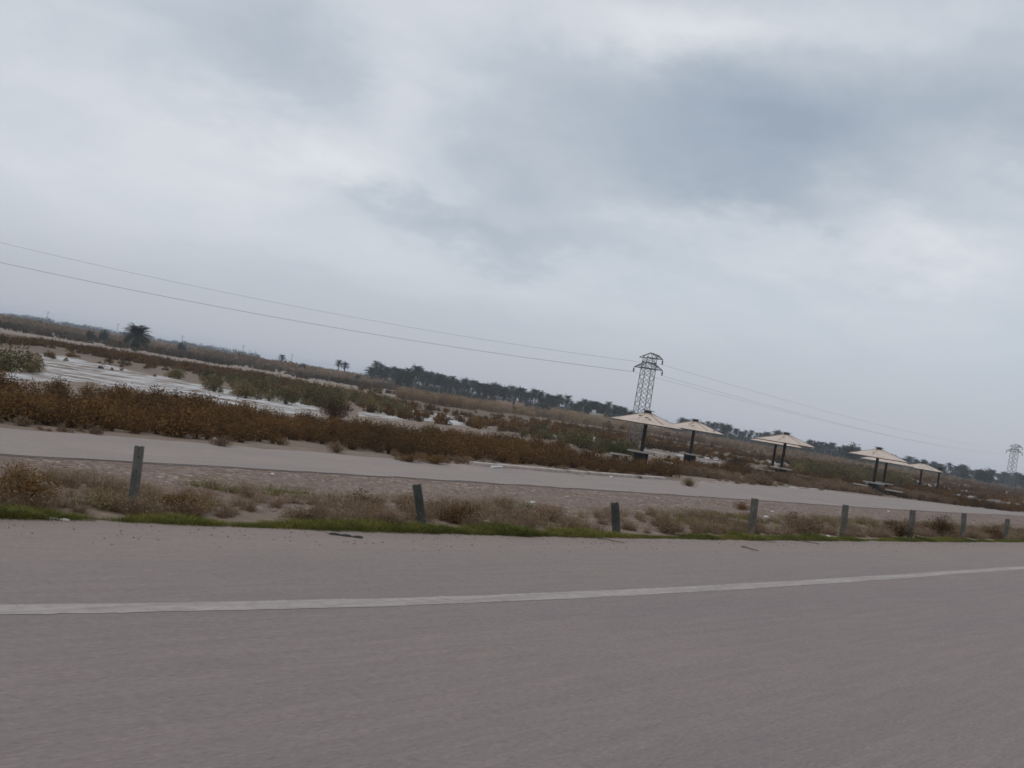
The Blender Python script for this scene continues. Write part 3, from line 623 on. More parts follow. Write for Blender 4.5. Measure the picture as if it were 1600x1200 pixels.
# ------------------------------------------------------------ sunshades, tables, benches
def sunshade(px, py, depth, label, canopy=True, holes=(), rz=0, scale=1.0):
    """(px, py) = where the pole meets the canopy"""
    e = at_depth(px, py, depth); gz = float(zg(e.x, e.y)); eave = e.z - gz; R0 = 2.28 * scale
    t = empty('sunshade', (e.x, e.y, gz), rz); tag(t, label, 'sunshade', 'sunshades beside the side road')
    mb = MB(); mb.tube([(0, 0, -.3), (0, 0, eave + .15), (0, 0, eave + .72 * scale)], .115, 12); pole = mb.build('pole', M_brown, t, True)
    f = MB(); f.box((0, 0, .06), (.5, .5, .16), bev=.02); f.build('footing', M_conc, t)
    pk = .68 * scale
    if canopy:
        n = 8; mb = MB(); vs = []; fs = []
        rings = [(1.0, 0, -.025), (1.0, 0, .015), (.66, .36, .012), (.33, .69, .008), (.10, .95, .0)]
        V = []
        for (r, h, dz) in rings: V += [(R0 * r * math.cos(a), R0 * r * math.sin(a), eave + h * pk + dz) for a in [2 * math.pi * (k + .5) / n - math.pi / 2 for k in range(n)]]
        for j in range(len(rings) - 1):
            fs += [(j * n + k, j * n + (k + 1) % n, (j + 1) * n + (k + 1) % n, (j + 1) * n + k) for k in range(n)]
        o0 = len(V)   # underside
        for (r, h) in ((1.0, -.03), (.66, .33), (.33, .66), (.10, .92)): V += [(R0 * r * math.cos(a), R0 * r * math.sin(a), eave + h * pk - .01) for a in [2 * math.pi * (k + .5) / n - math.pi / 2 for k in range(n)]]
        for j in range(3): fs += [(o0 + j * n + k, o0 + (j + 1) * n + k, o0 + (j + 1) * n + (k + 1) % n, o0 + j * n + (k + 1) % n) for k in range(n)]
        fs += [(k, o0 + k, o0 + (k + 1) % n, (k + 1) % n) for k in range(n)]
        mb.add(V, fs); can = mb.build('canopy', M_canopy, t)
        sm = MB()
        for k in range(n):
            a = 2 * math.pi * (k + .5) / n - math.pi / 2
            if rng.uniform() < .85: sm.tube([(R0 * r * math.cos(a), R0 * r * math.sin(a), eave + h * pk + .018) for r, h in ((.12, .93), (.33, .69), (.66, .36), (rng.uniform(.8, .98), .12))], .016, 4)
        sm.build('seam', M_seam, can)
        rm = MB(); pr = [(R0 * 1.0 * math.cos(a), R0 * 1.0 * math.sin(a), eave - .02) for a in [2 * math.pi * (k + .5) / n - math.pi / 2 for k in range(n)]]
        for k in range(n): rm.tube([pr[k], pr[(k + 1) % n]], .035, 6)
        rm.build('rim', M_wood, can)
        for (fx, fr, sz) in holes:      # torn spots: fx = angle from facing the road, fr = radius fraction
            a = -math.pi / 2 + fx; r = R0 * fr; hh = pk * (1 - fr) * 1.03 + eave + .022; hb = MB(); tx = np.array([-math.sin(a), math.cos(a)]); rd = np.array([math.cos(a), math.sin(a)])
            pts = []
            for q in range(7):
                an = q / 7 * 6.283; u = sz * rng.uniform(.6, 1.2) * math.cos(an) * 1.5; w = sz * .8 * math.sin(an) * rng.uniform(.6, 1.2)
                pts.append((r * rd[0] + tx[0] * u + rd[0] * w, r * rd[1] + tx[1] * u + rd[1] * w, hh - w / R0 * pk * 1.03))
            hb.add(pts + [(x, y, z - .01) for x, y, z in pts], [tuple(range(7)), tuple(range(13, 6, -1))] + [(i, (i + 1) % 7, 7 + (i + 1) % 7, 7 + i) for i in range(7)]); hb.build('torn_spot', M_hole, can)
        for k in range(n):
            a = 2 * math.pi * (k + .5) / n - math.pi / 2; rb = MB()
            rb.tube([(.1 * math.cos(a), .1 * math.sin(a), eave + .2), (R0 * .96 * math.cos(a), R0 * .96 * math.sin(a), eave - .01)], .028, 5); rb.build('rib', M_brown, t)
    cp = MB(); z = eave + pk
    if canopy:
        cp.tube([(0, 0, z - .06), (0, 0, z + .09)], .23, 8); cp.tube([(0, 0, z + .10), (0, 0, z + .13), (0, 0, z + .16)], [.40, .38, .1], 8)
    else:
        cp.tube([(0, 0, z - .22), (0, 0, z + .0), (0, 0, z + .08)], [.14, .30, .34], 8)
        for k in range(8):
            a = 2 * math.pi * (k + .5) / 8; cp.tube([(.12 * math.cos(a), .12 * math.sin(a), z - .05), (.5 * math.cos(a), .5 * math.sin(a), z + .02 + rng.uniform(-.05, .1))], .03, 5)
    cp.build('cap', M_brown, t)
    return t
def table(pos, label, rz):
    t = empty('picnic_table', pos, rz); tag(t, label, 'table', 'concrete tables under the sunshades')
    a = MB(); V = []
    for z, r in ((.70, .80), (.715, .83), (.785, .83), (.80, .80)): V += [(r * math.cos(q) * 1.05, r * math.sin(q) * .95, z) for q in [2 * math.pi * (k + .5) / 12 for k in range(12)]]
    # ring-shaped slab with the shade's pole passing through
    fs = [(j * 12 + k, j * 12 + (k + 1) % 12, (j + 1) * 12 + (k + 1) % 12, (j + 1) * 12 + k) for j in range(3) for k in range(12)]
    o0 = len(V)
    for z in (.70, .80): V += [(.16 * math.cos(q), .16 * math.sin(q), z) for q in [2 * math.pi * (k + .5) / 12 for k in range(12)]]
    fs += [(36 + k, 36 + (k + 1) % 12, o0 + 12 + (k + 1) % 12, o0 + 12 + k) for k in range(12)] + [(k, o0 + k, o0 + (k + 1) % 12, (k + 1) % 12) for k in range(12)]
    fs += [(o0 + k, o0 + 12 + k, o0 + 12 + (k + 1) % 12, o0 + (k + 1) % 12) for k in range(12)]
    a.add(V, fs); a.build('tabletop', M_conc, t)
    p_ = MB()
    for k in range(4):
        q = k * math.pi / 2; p_.box((.28 * math.cos(q), .28 * math.sin(q), .34), (.34, .14, .72), rz=q, bev=.01)
    p_.build('pedestal', M_concd, t); return t
def bench(pos, rz, label):
    t = empty('bench', pos, rz); tag(t, label, 'bench', 'concrete benches under the sunshades')
    a = MB(); a.box((0, 0, .43), (1.25, .38, .09), bev=.015); a.build('seat', M_conc, t)
    for s in (-1, 1):
        l = MB(); l.box((s * .4, 0, .18), (.12, .30, .42), taper=.85); l.build('leg', M_concd, t)
    return t
shades = [(1009.5, 662, 60, 'first and largest beige sunshade, in front of the tall pylon, with torn spots', ((-.55, .40, .09), (-.1, .50, .09), (.05, .62, .07)), 1.0, ('wide', 3)),
          (1084.5, 672, 74, 'second sunshade from the left, with a dark crooked tear near its top', ((-.35, .30, .06), (-.45, .45, .07), (-.2, .6, .09), (.9, .75, .12)), 1.0, ('mid', 3)),
          (1227, 692, 77, 'front sunshade of the close pair in the middle', ((-.3, .45, .06),), 1.0, ('pair', 2)),
          (1212.5, 693.5, 86, 'rear sunshade half hidden behind the front one of the middle pair', (), 1.0, None),
          (1371.5, 715, 78, 'front sunshade of the right pair, fourth canopy from the left, with one small hole', ((-.5, .55, .06),), 1.0, ('r', 1)),
          (1385.5, 722.5, 88, 'rear sunshade mostly hidden behind the front one of the right pair', (), 1.0, ('rr', 1)),
          (1440.5, 733, 113, 'smallest and rightmost sunshade that still has its canopy', (), 1.0, None)]
nm = ['first', 'second', 'third', 'rear middle', 'fourth', 'rear right', 'smallest']
st_objs = []
for i, (x, y, dpt, lb, hl, sc_, tb) in enumerate(shades):
    t = sunshade(x, y, dpt, lb, True, hl, rz=math.atan2(-x + 800, 1550) * .5, scale=sc_); st_objs.append(t)
    if tb:
        p = t.location.copy(); pos = (p.x, p.y, p.z)
        table(pos, 'grey concrete table around the pole of the %s sunshade' % nm[i], rng.uniform(0, .4))
        spots = [(-1.35, -1.0, .35, 'front left'), (1.15, -1.25, -.25, 'front right'), (1.9, .2, 1.4, 'right'), (-1.8, .5, 1.7, 'left')][:2]
        for (dx, dy, r, w) in spots:
            bx_, by_ = p.x + dx, p.y + dy
            bench((bx_, by_, float(zg(bx_, by_)) + .02), r, 'grey concrete bench at the %s of the table under the %s sunshade' % (w, nm[i]))
t = sunshade(1467.5, 741, 113, 'bare sunshade pole with only its dark top frame left, far right of the row', canopy=False)

# ------------------------------------------------------------ pylons and wires
def pylon(name, base, H, rz, label, detail=True, diag=1.0):
    t = empty(name, base, rz); tag(t, label, 'pylon', 'lattice pylons of the power line')
    wb, wt = .092 * H, .080 * H; zc_ = .835 * H; r1 = .0038 * H * diag; r2 = .0025 * H * diag
    hw = lambda z: (wb + (wt - wb) * z / zc_)
    C = [(-1, 0), (0, -1), (1, 0), (0, 1)]
    for (sx, sy) in C:
        m_ = MB(); m_.tube([(sx * hw(0), sy * hw(0), -.2), (sx * hw(zc_), sy * hw(zc_), zc_), (sx * wt * .9, sy * wt * .9, .955 * H)], r1, 4); m_.build('leg', M_steel, t)
    lat = MB(); nb = 9; zs = [zc_ * k / nb for k in range(nb + 1)]
    for k in range(nb):
        a, b_ = zs[k], zs[k + 1]
        for i in range(4):
            (x0, y0), (x1, y1) = C[i], C[(i + 1) % 4]
            lat.tube([(x0 * hw(a), y0 * hw(a), a), (x1 * hw(b_), y1 * hw(b_), b_)], r2, 4); lat.tube([(x1 * hw(a), y1 * hw(a), a), (x0 * hw(b_), y0 * hw(b_), b_)], r2, 4)
    for k in (0, 1):
        a, b_ = zc_ + k * (.955 * H - zc_) / 2, zc_ + (k + 1) * (.955 * H - zc_) / 2; w0, w1 = wt * (1 - .05 * k), wt * (1 - .05 * (k + 1))
        for i in range(4):
            (x0, y0), (x1, y1) = C[i], C[(i + 1) % 4]
            lat.tube([(x0 * w0, y0 * w0, a), (x1 * w1, y1 * w1, b_)], r2, 4); lat.tube([(x1 * w0, y1 * w0, a), (x0 * w1, y0 * w1, b_)], r2, 4); lat.tube([(x0 * w0, y0 * w0, a), (x1 * w0, y1 * w0, a)], r1, 4)
    lat.build('lattice', M_steel, t)
    ends = []
    def arm(sgn, z, ln, dz):
        m_ = MB(); e = (sgn * ln, 0, z)
        for sy in (-1, 1):
            m_.tube([(0, sy * wt, z + .002 * H), e], r1, 4); m_.tube([(sgn * wt * .5, sy * wt * .5, z + dz), e], r1, 4)
            m_.tube([(sgn * ln * .62, sy * wt * .3, z + .002 * H), (sgn * wt * .8, sy * wt * .3, z + dz * .7)], r2, 4)
        m_.tube([(sgn * wt, 0, z), e], r1, 4); m_.tube([(sgn * wt, 0, z + dz * .85), e], r1, 4)
        a_ = m_.build('crossarm', M_steel, t)
        ins = MB(); L_ = .052 * H; ins.tube([(sgn * ln, 0, z), (sgn * ln, 0, z - L_)], r2, 5)
        for q in range(6): zz = z - L_ * (.25 + .13 * q); ins.tube([(sgn * ln, 0, zz), (sgn * ln, 0, zz - .006 * H)], [.0105 * H, .004 * H], 8)
        ins.build('insulator', M_insul, t); ends.append(Vector((sgn * ln, 0, z - L_)))
    arm(-1, zc_, .155 * H, .055 * H); arm(1, zc_, .155 * H, .055 * H); arm(1, .945 * H, .14 * H, .05 * H)
    pk = MB()
    for (sx, sy) in C: pk.tube([(sx * wt * .9, sy * wt * .9, .955 * H), (0, 0, H)], r1, 4)
    pk.tube([(-.115 * H, 0, .94 * H), (0, 0, H)], r1, 4); pk.tube([(-.115 * H, 0, .94 * H), (wt, 0, .945 * H)], r1, 4); pk.tube([(.075 * H, 0, .975 * H), (0, 0, H)], r1, 4); pk.tube([(.075 * H, 0, .975 * H), (.14 * H, 0, .945 * H)], r1, 4); pk.tube([(.075 * H, 0, .975 * H), (.075 * H, 0, .945 * H)], r2, 4)
    pk.build('peak', M_steel, t)
    Mw = Matrix.Translation(base) @ Matrix.Rotation(rz, 4, 'Z')
    return t, [Mw @ e for e in ends]
D1 = 95.0; tp = at_depth(1017, 551, D1); gz = float(zg(tp.x, D1)) - .15
ty1, E1 = pylon('pylon', (tp.x, D1, gz), tp.z - gz, -.5, 'tall lattice pylon behind the first sunshade')
D2 = 300.0; tp2 = at_depth(1587, 694, D2); gz2 = float(zg(tp2.x, D2)) - .1
ty2, E2 = pylon('pylon', (tp2.x, D2, gz2), tp2.z - gz2, -.3, 'distant small lattice pylon at the right edge of the picture', diag=.95)
def wire(p0, p1, sag, r, label, mids=None):
    t_ = np.linspace(0, 1, 60); pts = []
    for q in t_:
        p = p0.lerp(p1, q); p.z -= 4 * sag * q * (1 - q); pts.append(p)
    m_ = MB(); m_.tube(pts, r, 5); o = m_.build('power_line', M_wire); tag(o, label, 'wire', 'wires of the power line'); return o
wire(E1[0], E2[0], 1.5, .008, 'lower wire slung from the left arm of the near pylon to the far one')
wire(E1[1], E2[1], 1.7, .008, 'lower wire slung from the right arm of the near pylon to the far one')
wire(E1[2], E2[2], 1.5, .008, 'upper wire between the two pylons on the right')
def left_wire(e, ptsimg, r, label):
    # parabola through three points in a vertical plane running to the left of the near pylon
    a = Vector((e.x, e.y)); dirv = Vector((-1.0, -.18)).normalized(); P3 = []
    for (x, y) in ptsimg:
        d = raydir(x, y); k = d[0] / d[1]    # X = k Y
        tt = (a.x - k * a.y) / (k * dirv.y - dirv.x); Yd = a.y + tt * dirv.y; P3.append((tt, CAMH + d[2] / d[1] * Yd))
    ts = [0] + [q[0] for q in P3]; zs = [e.z] + [q[1] for q in P3]; c = np.polyfit(ts, zs, 2, w=[5] + [1] * len(P3)); c[2] = e.z
    m_ = MB(); m_.tube([(a.x + dirv.x * q, a.y + dirv.y * q, np.polyval(c, q)) for q in np.linspace(0, 85, 60)], r, 5)
    o = m_.build('power_line', M_wire); tag(o, label, 'wire', 'wires of the power line')
left_wire(E1[0], [(500, 508), (0, 410)], .014, 'lower wire running left from the near pylon')
left_wire(E1[2], [(500, 486), (0, 379)], .009, 'upper thin wire running left from the near pylon')

# ------------------------------------------------------------ palms and trees
def palm_meshes(nf, fl, seed, dead=6, dense=1.0):
    rg = np.random.default_rng(seed); V = []; vv = []
    for k in range(nf):
        a = k * 2.39996 + rg.normal() * .15; t = (k + .5) / nf; el = math.radians(84 - 112 * t ** 1.05) + rg.normal() * .10; ln = fl * rg.uniform(.85, 1.1)
        if k >= nf - dead: el = math.radians(-62) + rg.normal() * .1; ln *= .65
        pts = []; p = np.zeros(3); e = el; seg = 9
        for q in range(seg + 1):
            pts.append(p.copy()); p = p + np.array([math.cos(e) * math.cos(a), math.cos(e) * math.sin(a), math.sin(e)]) * ln / seg; e -= rg.uniform(.07, .13) * (1 + q * .12)
        side = np.array([-math.sin(a), math.cos(a), 0]); base = -.25 if k >= nf - dead else rg.normal() * .12
        for q in range(seg):
            d = pts[q + 1] - pts[q]; d /= np.linalg.norm(d); upv = np.cross(side, d)
            V.append([pts[q] - upv * .03 * fl / 3, pts[q] + upv * .03 * fl / 3, pts[q + 1]]); vv += [base] * 3
            if q == 0: continue
            ll = fl * .24 * math.sin(math.pi * (.12 + .82 * q / seg)) + .08
            for s in (-1, 1):
                for j in range(int(3 * dense)):
                    o = pts[q] + d * (ln / seg) * j / 3; tip = o + side * s * ll * rg.uniform(.75, 1.1) + d * ll * .75 + upv * ll * rg.uniform(.05, .4)
                    V.append([o, o + d * .055 * fl / 3 * 1.6, tip]); vv += [base + .1 + rg.normal() * .05] * 3
    return np.array(V).reshape(-1, 3), np.array(vv)
def trunk_mb(h, r):
    m_ = MB(); pts = []; rd = []; n = 14; bx, by = rng.normal() * .04 * h, rng.normal() * .04 * h
    for k in range(n + 1):
        t = k / n; pts.append((bx * t * t, by * t * t, h * t - (.3 if k == 0 else 0))); rd.append(r * (1.25 - .35 * t if k < 2 else (1 - .15 * t)) * (1.12 if k % 2 else .95))
    m_.tube(pts, rd, 9); return m_, (bx, by)
palm_protos = []
def palm_proto(h, fl, nf, seed, var, name='date_palm', dead=6):
    t = empty(name, (0, 0, 0)); m_, (bx, by) = trunk_mb(h, .2 + .012 * h); m_.build('trunk', M_bark, t)
    V, vv = palm_meshes(nf, fl, seed, dead); V = V + np.array([bx, by, h]); mesh_np('crown', V, np.arange(len(V)).reshape(-1, 3), M_palm, t, var=np.clip(var + vv, 0, 1))
    return t
def put(o, x, y, depth, h_top=None, rz=None, label=None, group=None, cat=None, scale=1.0, zoff=0):
    p = at_depth(x, y, depth); g = float(zg(p.x, p.y)); o.location = (p.x, p.y, g + zoff); o.rotation_euler = (0, 0, rng.uniform(0, 6.28) if rz is None else rz); o.scale = (scale,) * 3
    return tag(o, label, cat, group)
def top_scale(x, ytop, depth, height):
    p = at_depth(x, ytop, depth); return max(.3, (p.z - float(zg(p.x, p.y))) / height)
# bushy lone palm, left
lp = palm_proto(2.6, 2.9, 100, 5, .30, dead=12); hp = 2.6 + 2.7
put(lp, 218, 502, 181, label='big bushy palm standing alone on the left horizon', cat='palm', scale=top_scale(218, 502, 181, hp))
pr = [palm_proto(5.2, 3.0, 60, 21, .30), palm_proto(6.6, 2.8, 54, 22, .26), palm_proto(4.0, 3.3, 64, 23, .36), palm_proto(7.6, 2.7, 52, 24, .3)]
HT = [5.2 + 2.3, 6.6 + 2.2, 4.0 + 2.6, 7.6 + 2.1]
used = [False] * 4
def palm(i, x, ytop, depth, label, group=None):
    if not used[i]: o = pr[i]; used[i] = True
    else: o = copy_tree(pr[i])
    if 'group' in o: del o['group']
    return put(o, x, ytop, depth, label=label, group=group, cat='palm', scale=top_scale(x, ytop, depth, HT[i]))
palm(1, 442, 553, 330, 'small lone palm on the horizon right of the big bushy palm')
palm(3, 532, 562, 330, 'left palm of the pair standing just left of the palm grove')
palm(1, 541, 565, 335, 'right palm of the pair standing just left of the palm grove')
palm(3, 588, 563, 330, 'tallest palm at the left end of the palm grove')
palm(2, 583, 572, 325, 'leftmost drooping palm of the palm grove')
palm(1, 653, 569, 330, 'tall palm sticking up from the left part of the grove')
g1 = 'date palms of the dark grove left of the pylon'
top_x = [575, 590, 600, 620, 650, 700, 760, 830, 900, 960, 1000]; top_y = [578, 571, 571, 575, 573, 585, 596, 607, 617, 629, 640]
for k in range(125):
    x = 578 + (1003 - 578) * (k + rng.uniform(0, 1)) / 125; yt = np.interp(x, top_x, top_y) + rng.uniform(-3.5, 8) + (5 if x > 850 else 0) * rng.uniform(0, 1)
    back = rng.uniform(0, 1); palm(int(rng.integers(4)), x, yt + (1 - back) * 4, 320 + back * 90, 'date palm in the dark palm grove on the horizon left of the pylon', g1)
g2 = 'date palms on the far treeline right of the first sunshade'
rx_ = [1060, 1115, 1140, 1180, 1215, 1250, 1300, 1400, 1440, 1480, 1520, 1600]; ry_ = [653, 660, 664, 676, 674, 686, 693, 711, 717, 724, 731, 742]
for k in range(110):
    x = 1062 + (1610 - 1062) * (k + rng.uniform(0, 1)) / 110; yt = np.interp(x, rx_, ry_) + rng.uniform(-3, 5)
    palm(int(rng.integers(4)), x, yt, 400 + rng.uniform(0, 130), 'distant palm in the treeline on the right horizon', g2)
# broadleaf trees
def tree_proto(h, w, seed, var):
    t = empty('broadleaf_tree'); m_ = MB(); m_.tube([(0, 0, -.3), (.05, 0, h * .25), (.1, .05, h * .5)], [.22, .17, .1], 8)
    for k in range(6):
        a = k * 1.1; m_.tube([(.05, 0, h * (.25 + .03 * k)), (math.cos(a) * w * .3, math.sin(a) * w * .3, h * (.5 + .05 * k))], [.09, .03], 6)
    m_.build('trunk', M_bark, t)
    V, vv = dome(1500, w / 2, h * .95, .22, lumps=14, up=.2, stems=0, fill=.35); V[:, 2] += h * .12
    mesh_np('crown', V, np.arange(len(V)).reshape(-1, 3), M_treef, t, var=np.clip(var + vv, 0, 1)); return t
tr = tree_proto(5, 5, 1, .35)
put(tr, 635, 596, 290, label='dark round tree in front of the left part of the palm grove', cat='tree', scale=top_scale(635, 576, 290, 5.2))
g3 = 'broadleaf trees among the right treeline'
def tree(x, yt, dpt, label, group=None, s=1):
    o = copy_tree(tr)
    return put(o, x, yt, dpt, label=label, cat='tree', group=group, scale=top_scale(x, yt, dpt, 5.2) * s)
tree(1337, 691, 330, 'tall dark rounded tree left of the fourth sunshade on the horizon')
tree(1535, 731, 330, 'dark rounded tree on the horizon just left of the distant pylon')
tree(1548, 731, 340, 'rounded tree behind the foot of the distant pylon'); tree(1510, 726, 360, 'rounded tree on the horizon between the bare pole and the distant pylon')
tree(1465, 723, 420, 'rounded tree behind the bare sunshade pole')
tree(560, 584, 300, 'low dark bushy tree between the palm pair and the grove'); tree(475, 566, 300, 'low dark round tree right of the small lone palm', s=.95); tree(285, 534, 300, 'low dark tree on the left horizon, right of the bushy palm')
tree(163, 513, 230, 'low brown green tree left of the big bushy palm, right one of two', s=.95); tree(142, 514, 230, 'low green tree left of the big bushy palm, left one of two', s=.95)
for (x, yt) in [(1040, 655), (1100, 664), (1160, 674), (1190, 681), (1265, 690), (1290, 697), (1410, 717), (1575, 740), (1598, 744), (1430, 722), (1490, 733)]:
    tree(x, yt, 430 + rng.uniform(0, 80), 'dark broadleaf tree among the distant palms on the right horizon', g3)
# dark understorey of the groves and far treelines that read as one mass
def treeline(name, xs, ys, n, d0, d1, size, m, label, hgt=1.0):
    x = rng.uniform(xs[0], xs[-1], n); yt = np.interp(x, xs, ys); P_ = []; sc_ = []
    for q in range(n):
        dpt = rng.uniform(d0, d1); p = at_depth(x[q], yt[q] + abs(rng.normal(0, 1.6)), dpt); g = float(zg(p.x, p.y)); P_.append((p.x, p.y, g)); sc_.append(max(.8, (p.z - g) / .75))
    sc_ = np.array(sc_); P_ = np.array(P_)
    Tm = [dome(260, .5, .8, size, lumps=9, stems=0, fill=.4) for _ in range(5)]
    scatter(name, Tm, P_, sc_ * rng.uniform(1.0, 1.5, n), np.clip(rng.normal(.4, .18, n), 0, 1), m, label, 'trees', zscale=sc_)
treeline('grove_understorey', [578, 650, 700, 760, 830, 900, 960, 1003], [592, 595, 605, 615, 625, 634, 645, 655], 200, 330, 420, .06, M_treef, 'dark undergrowth filling the palm grove')
treeline('far_treeline', [1050, 1104, 1127, 1153, 1175, 1192, 1212, 1252, 1304, 1345, 1400, 1440, 1500, 1640], [659, 665, 669, 677, 683, 684, 684, 693, 702, 707, 720, 726, 738, 757], 380, 430, 560, .06, M_treef, 'distant dark tree belt along the right horizon')
treeline('faint_treeline', [-60, 0, 45, 90, 180, 260, 300, 400], [479, 487, 491, 498, 514, 529, 533, 549], 150, 900, 1200, .07, M_treef, 'faint bluish tree belt along the left horizon')
treeline('low_treeline', [400, 470, 530, 580], [560, 570, 579, 587], 40, 500, 700, .07, M_treef, 'faint low trees on the horizon left of the palm grove')

# ------------------------------------------------------------ far poles, buildings, stakes
def utility_pole(x, yt, dpt, label):
    p = at_depth(x, yt, dpt); g = float(zg(p.x, p.y)); h = p.z - g; t = empty('utility_pole', (p.x, p.y, g)); tag(t, label, 'pole', 'utility poles on the left horizon')
    a = MB(); a.tube([(0, 0, -.3), (0, 0, h)], [.11, .08], 8); a.build('pole', M_steel, t); a = MB(); a.box((0, 0, h - .5), (1.5, .08, .09)); a.build('crossarm', M_steel, t)
utility_pole(75.5, 486, 420, 'faint utility pole on the far left horizon'); utility_pole(185, 505, 420, 'faint utility pole just left of the big bushy palm')
utility_pole(286, 524, 420, 'faint utility pole right of the big bushy palm'); utility_pole(381, 539, 400, 'most visible utility pole, left of the small lone palm'); utility_pole(457, 553, 420, 'faint utility pole just right of the small lone palm')
def house(x, y, dpt, w, d, h, m, label, name='house', top=None):
    p = at_depth(x, y, dpt); g = float(zg(p.x, p.y)); t = empty(name, (p.x, p.y, g), rng.uniform(-.3, .3)); tag(t, label, name.replace('_', ' '))
    a = MB(); a.box((0, 0, h / 2 - .2), (w, d, h + .4), bev=.05); a.build('wall', m, t)
    a = MB(); a.box((0, 0, h + .10), (w + .3, d + .3, .18)); a.build('roof', m, t)
    a = MB(); a.box((-w * .2, -d / 2 - .01, 1.0), (.9, .06, 2.0)); a.build('door', M_brown, t)
    a = MB(); a.box((w * .25, -d / 2 - .01, 1.5), (.8, .06, .8)); a.build('window', M_hole, t)
    if top: a = MB(); a.box((-w * .3, 0, h + .19 + top / 2), (w * .25, d * .5, top)); a.build('stair_tower', m, t)
house(934, 636, 312, 3.4, 3, 2.6, M_wall, 'small white house with a raised corner at the foot of the palm grove', top=.9)
house(961, 641, 312, 1.8, 1.8, 2.0, M_wall, 'tiny white hut right of the small white house in the grove', 'hut')
house(628, 603, 300, 1.5, 1.5, 1.7, M_wall, 'tiny white hut at the foot of the dark round tree, left part of the grove', 'hut')
def mudwall(x0, x1, y, dpt, h, label):
    a0 = at_depth(x0, y, dpt); a1 = at_depth(x1, y, dpt); L_ = (a1 - a0).length; c_ = (a0 + a1) / 2; g = float(zg(c_.x, c_.y)); V = []; n = 16
    rg = [h * rng.uniform(.75, 1.05) for _ in range(n + 1)]
    for k in range(n + 1):
        x = -L_ / 2 + L_ * k / n; V += [(x, -.2, -.3), (x, .2, -.3), (x, .17, rg[k]), (x, -.17, rg[k])]
    fs = [(4 * k + i, 4 * k + 4 + i, 4 * k + 4 + (i + 1) % 4, 4 * k + (i + 1) % 4) for k in range(n) for i in range(4)] + [(0, 1, 2, 3), (4 * n + 3, 4 * n + 2, 4 * n + 1, 4 * n)]
    m_ = MB(); m_.add(V, fs); o = m_.build('mud_wall', M_mud); o.location = (c_.x, c_.y, g); tag(o, label, 'wall')
mudwall(776, 802, 620, 290, 2.3, 'longer tan mud wall at the foot of the palm grove'); mudwall(806, 820, 623, 285, 2.6, 'shorter and taller tan mud wall, just right of the longer one')
def mound(x, y, sx, sy, h, label):
    g = ground_at(x, y); V = []; fs = []; nr, na = 6, 18
    for i in range(nr + 1):
        for k in range(na):
            r = i / nr; a = k / na * 6.283; j = 1 + .12 * math.sin(a * 3 + i); V.append((sx * r * math.cos(a) * j, sy * r * math.sin(a) * j, h * (math.cos(r * math.pi) * .5 + .5) * (1 + .15 * math.sin(a * 5 + i * 2)) - .03))
    for i in range(nr):
        for k in range(na): fs.append((i * na + k, (i + 1) * na + k, (i + 1) * na + (k + 1) % na, i * na + (k + 1) % na))
    m_ = MB(); m_.add(V, fs); o = m_.build('earth_mound', M_mud, smooth=True); o.location = g; tag(o, label, 'mound')
mound(548, 591, 2.6, 2.4, 1.0, 'left one of two low orange earth mounds left of the palm grove'); mound(563, 593, 2.2, 2.4, .95, 'right one of two low orange earth mounds left of the palm grove')
def stake(x, y, ytop, r, m, label, name='stake'):
    g = ground_at(x, y); h = at_depth(x, ytop, g.y).z - g.z; a = MB(); a.box((0, 0, h / 2 - .1), (r * 2, r * 2, h + .2), taper=.85, bev=.005); o = a.build(name, m); o.location = g; o.rotation_euler = (0, rng.normal() * .03, .5); tag(o, label, 'stake')
stake(925, 702, 681, .05, M_white, 'short white stake in the scrub left of the first sunshade'); stake(872, 688, 671, .045, M_wood, 'short dark stake by a small salt patch, left of the white stake')

# ------------------------------------------------------------ kerb and litter
ks = np.linspace(*[float(unproj(x, y, ZR)[:2] @ RS) for x, y in ((745, 729), (1072, 757))], 30); V = []; fs = []
for q in ks:
    f = float(fr_far(q)) + .02
    for (o_, z_) in ((0, -.1), (0, .11), (.02, .13), (.26, .13), (.28, -.1)): p = sn(q, f + o_); V.append((p[0], p[1], ZR + z_))
for k in range(len(ks) - 1):
    for i in range(4): fs.append((5 * k + i, 5 * k + 5 + i, 5 * k + 6 + i, 5 * k + 1 + i))
fs += [(0, 1, 2, 3, 4), tuple(5 * (len(ks) - 1) + i for i in (4, 3, 2, 1, 0))]
kb = MB(); kb.add(V, fs); tag(kb.build('kerb', M_kerb), kind='structure')
def rod(a, b_, r, m, name, label, cat, bend=.05):
    p, q = ground_at(*a), ground_at(*b_); on_road = False
    m_ = MB(); n = 7; pts = []; zz = max(p.z, 0.0) if a[1] > 800 else p.z
    for k in range(n + 1):
        t = k / n; w = p.lerp(q, t) - p; pts.append((w.x + math.sin(t * 7) * bend * .2, w.y + math.sin(t * 3.1) * bend, (q.z - p.z) * t + r + .004 + abs(math.sin(t * 5)) * bend * .15))
    m_.tube(pts, [r * (1 - .4 * k / n) for k in range(n + 1)], 6); o = m_.build(name, m); o.location = p if a[1] < 800 else (p.x, p.y, .0); tag(o, label, cat)
rod((768, 732), (812, 731), .05, M_white, 'pipe', 'white pipe lying at the left end of the kerb', 'pipe', 0)
rod((935, 843), (975, 851), .009, M_wood, 'stick', 'thin bent stick on the highway edge below the third guard post', 'stick')
rod((1158, 856), (1184, 863), .012, M_wood, 'stick', 'short dark stick on the highway below the fourth guard post', 'stick')
rod((1240, 845), (1280, 852), .010, M_wood, 'stick', 'long thin stick on the highway between the fourth and fifth guard posts', 'stick')
rod((1185, 846), (1212, 850), .006, M_wood, 'stick', 'faint twig on the highway edge just right of the fourth guard post', 'stick')
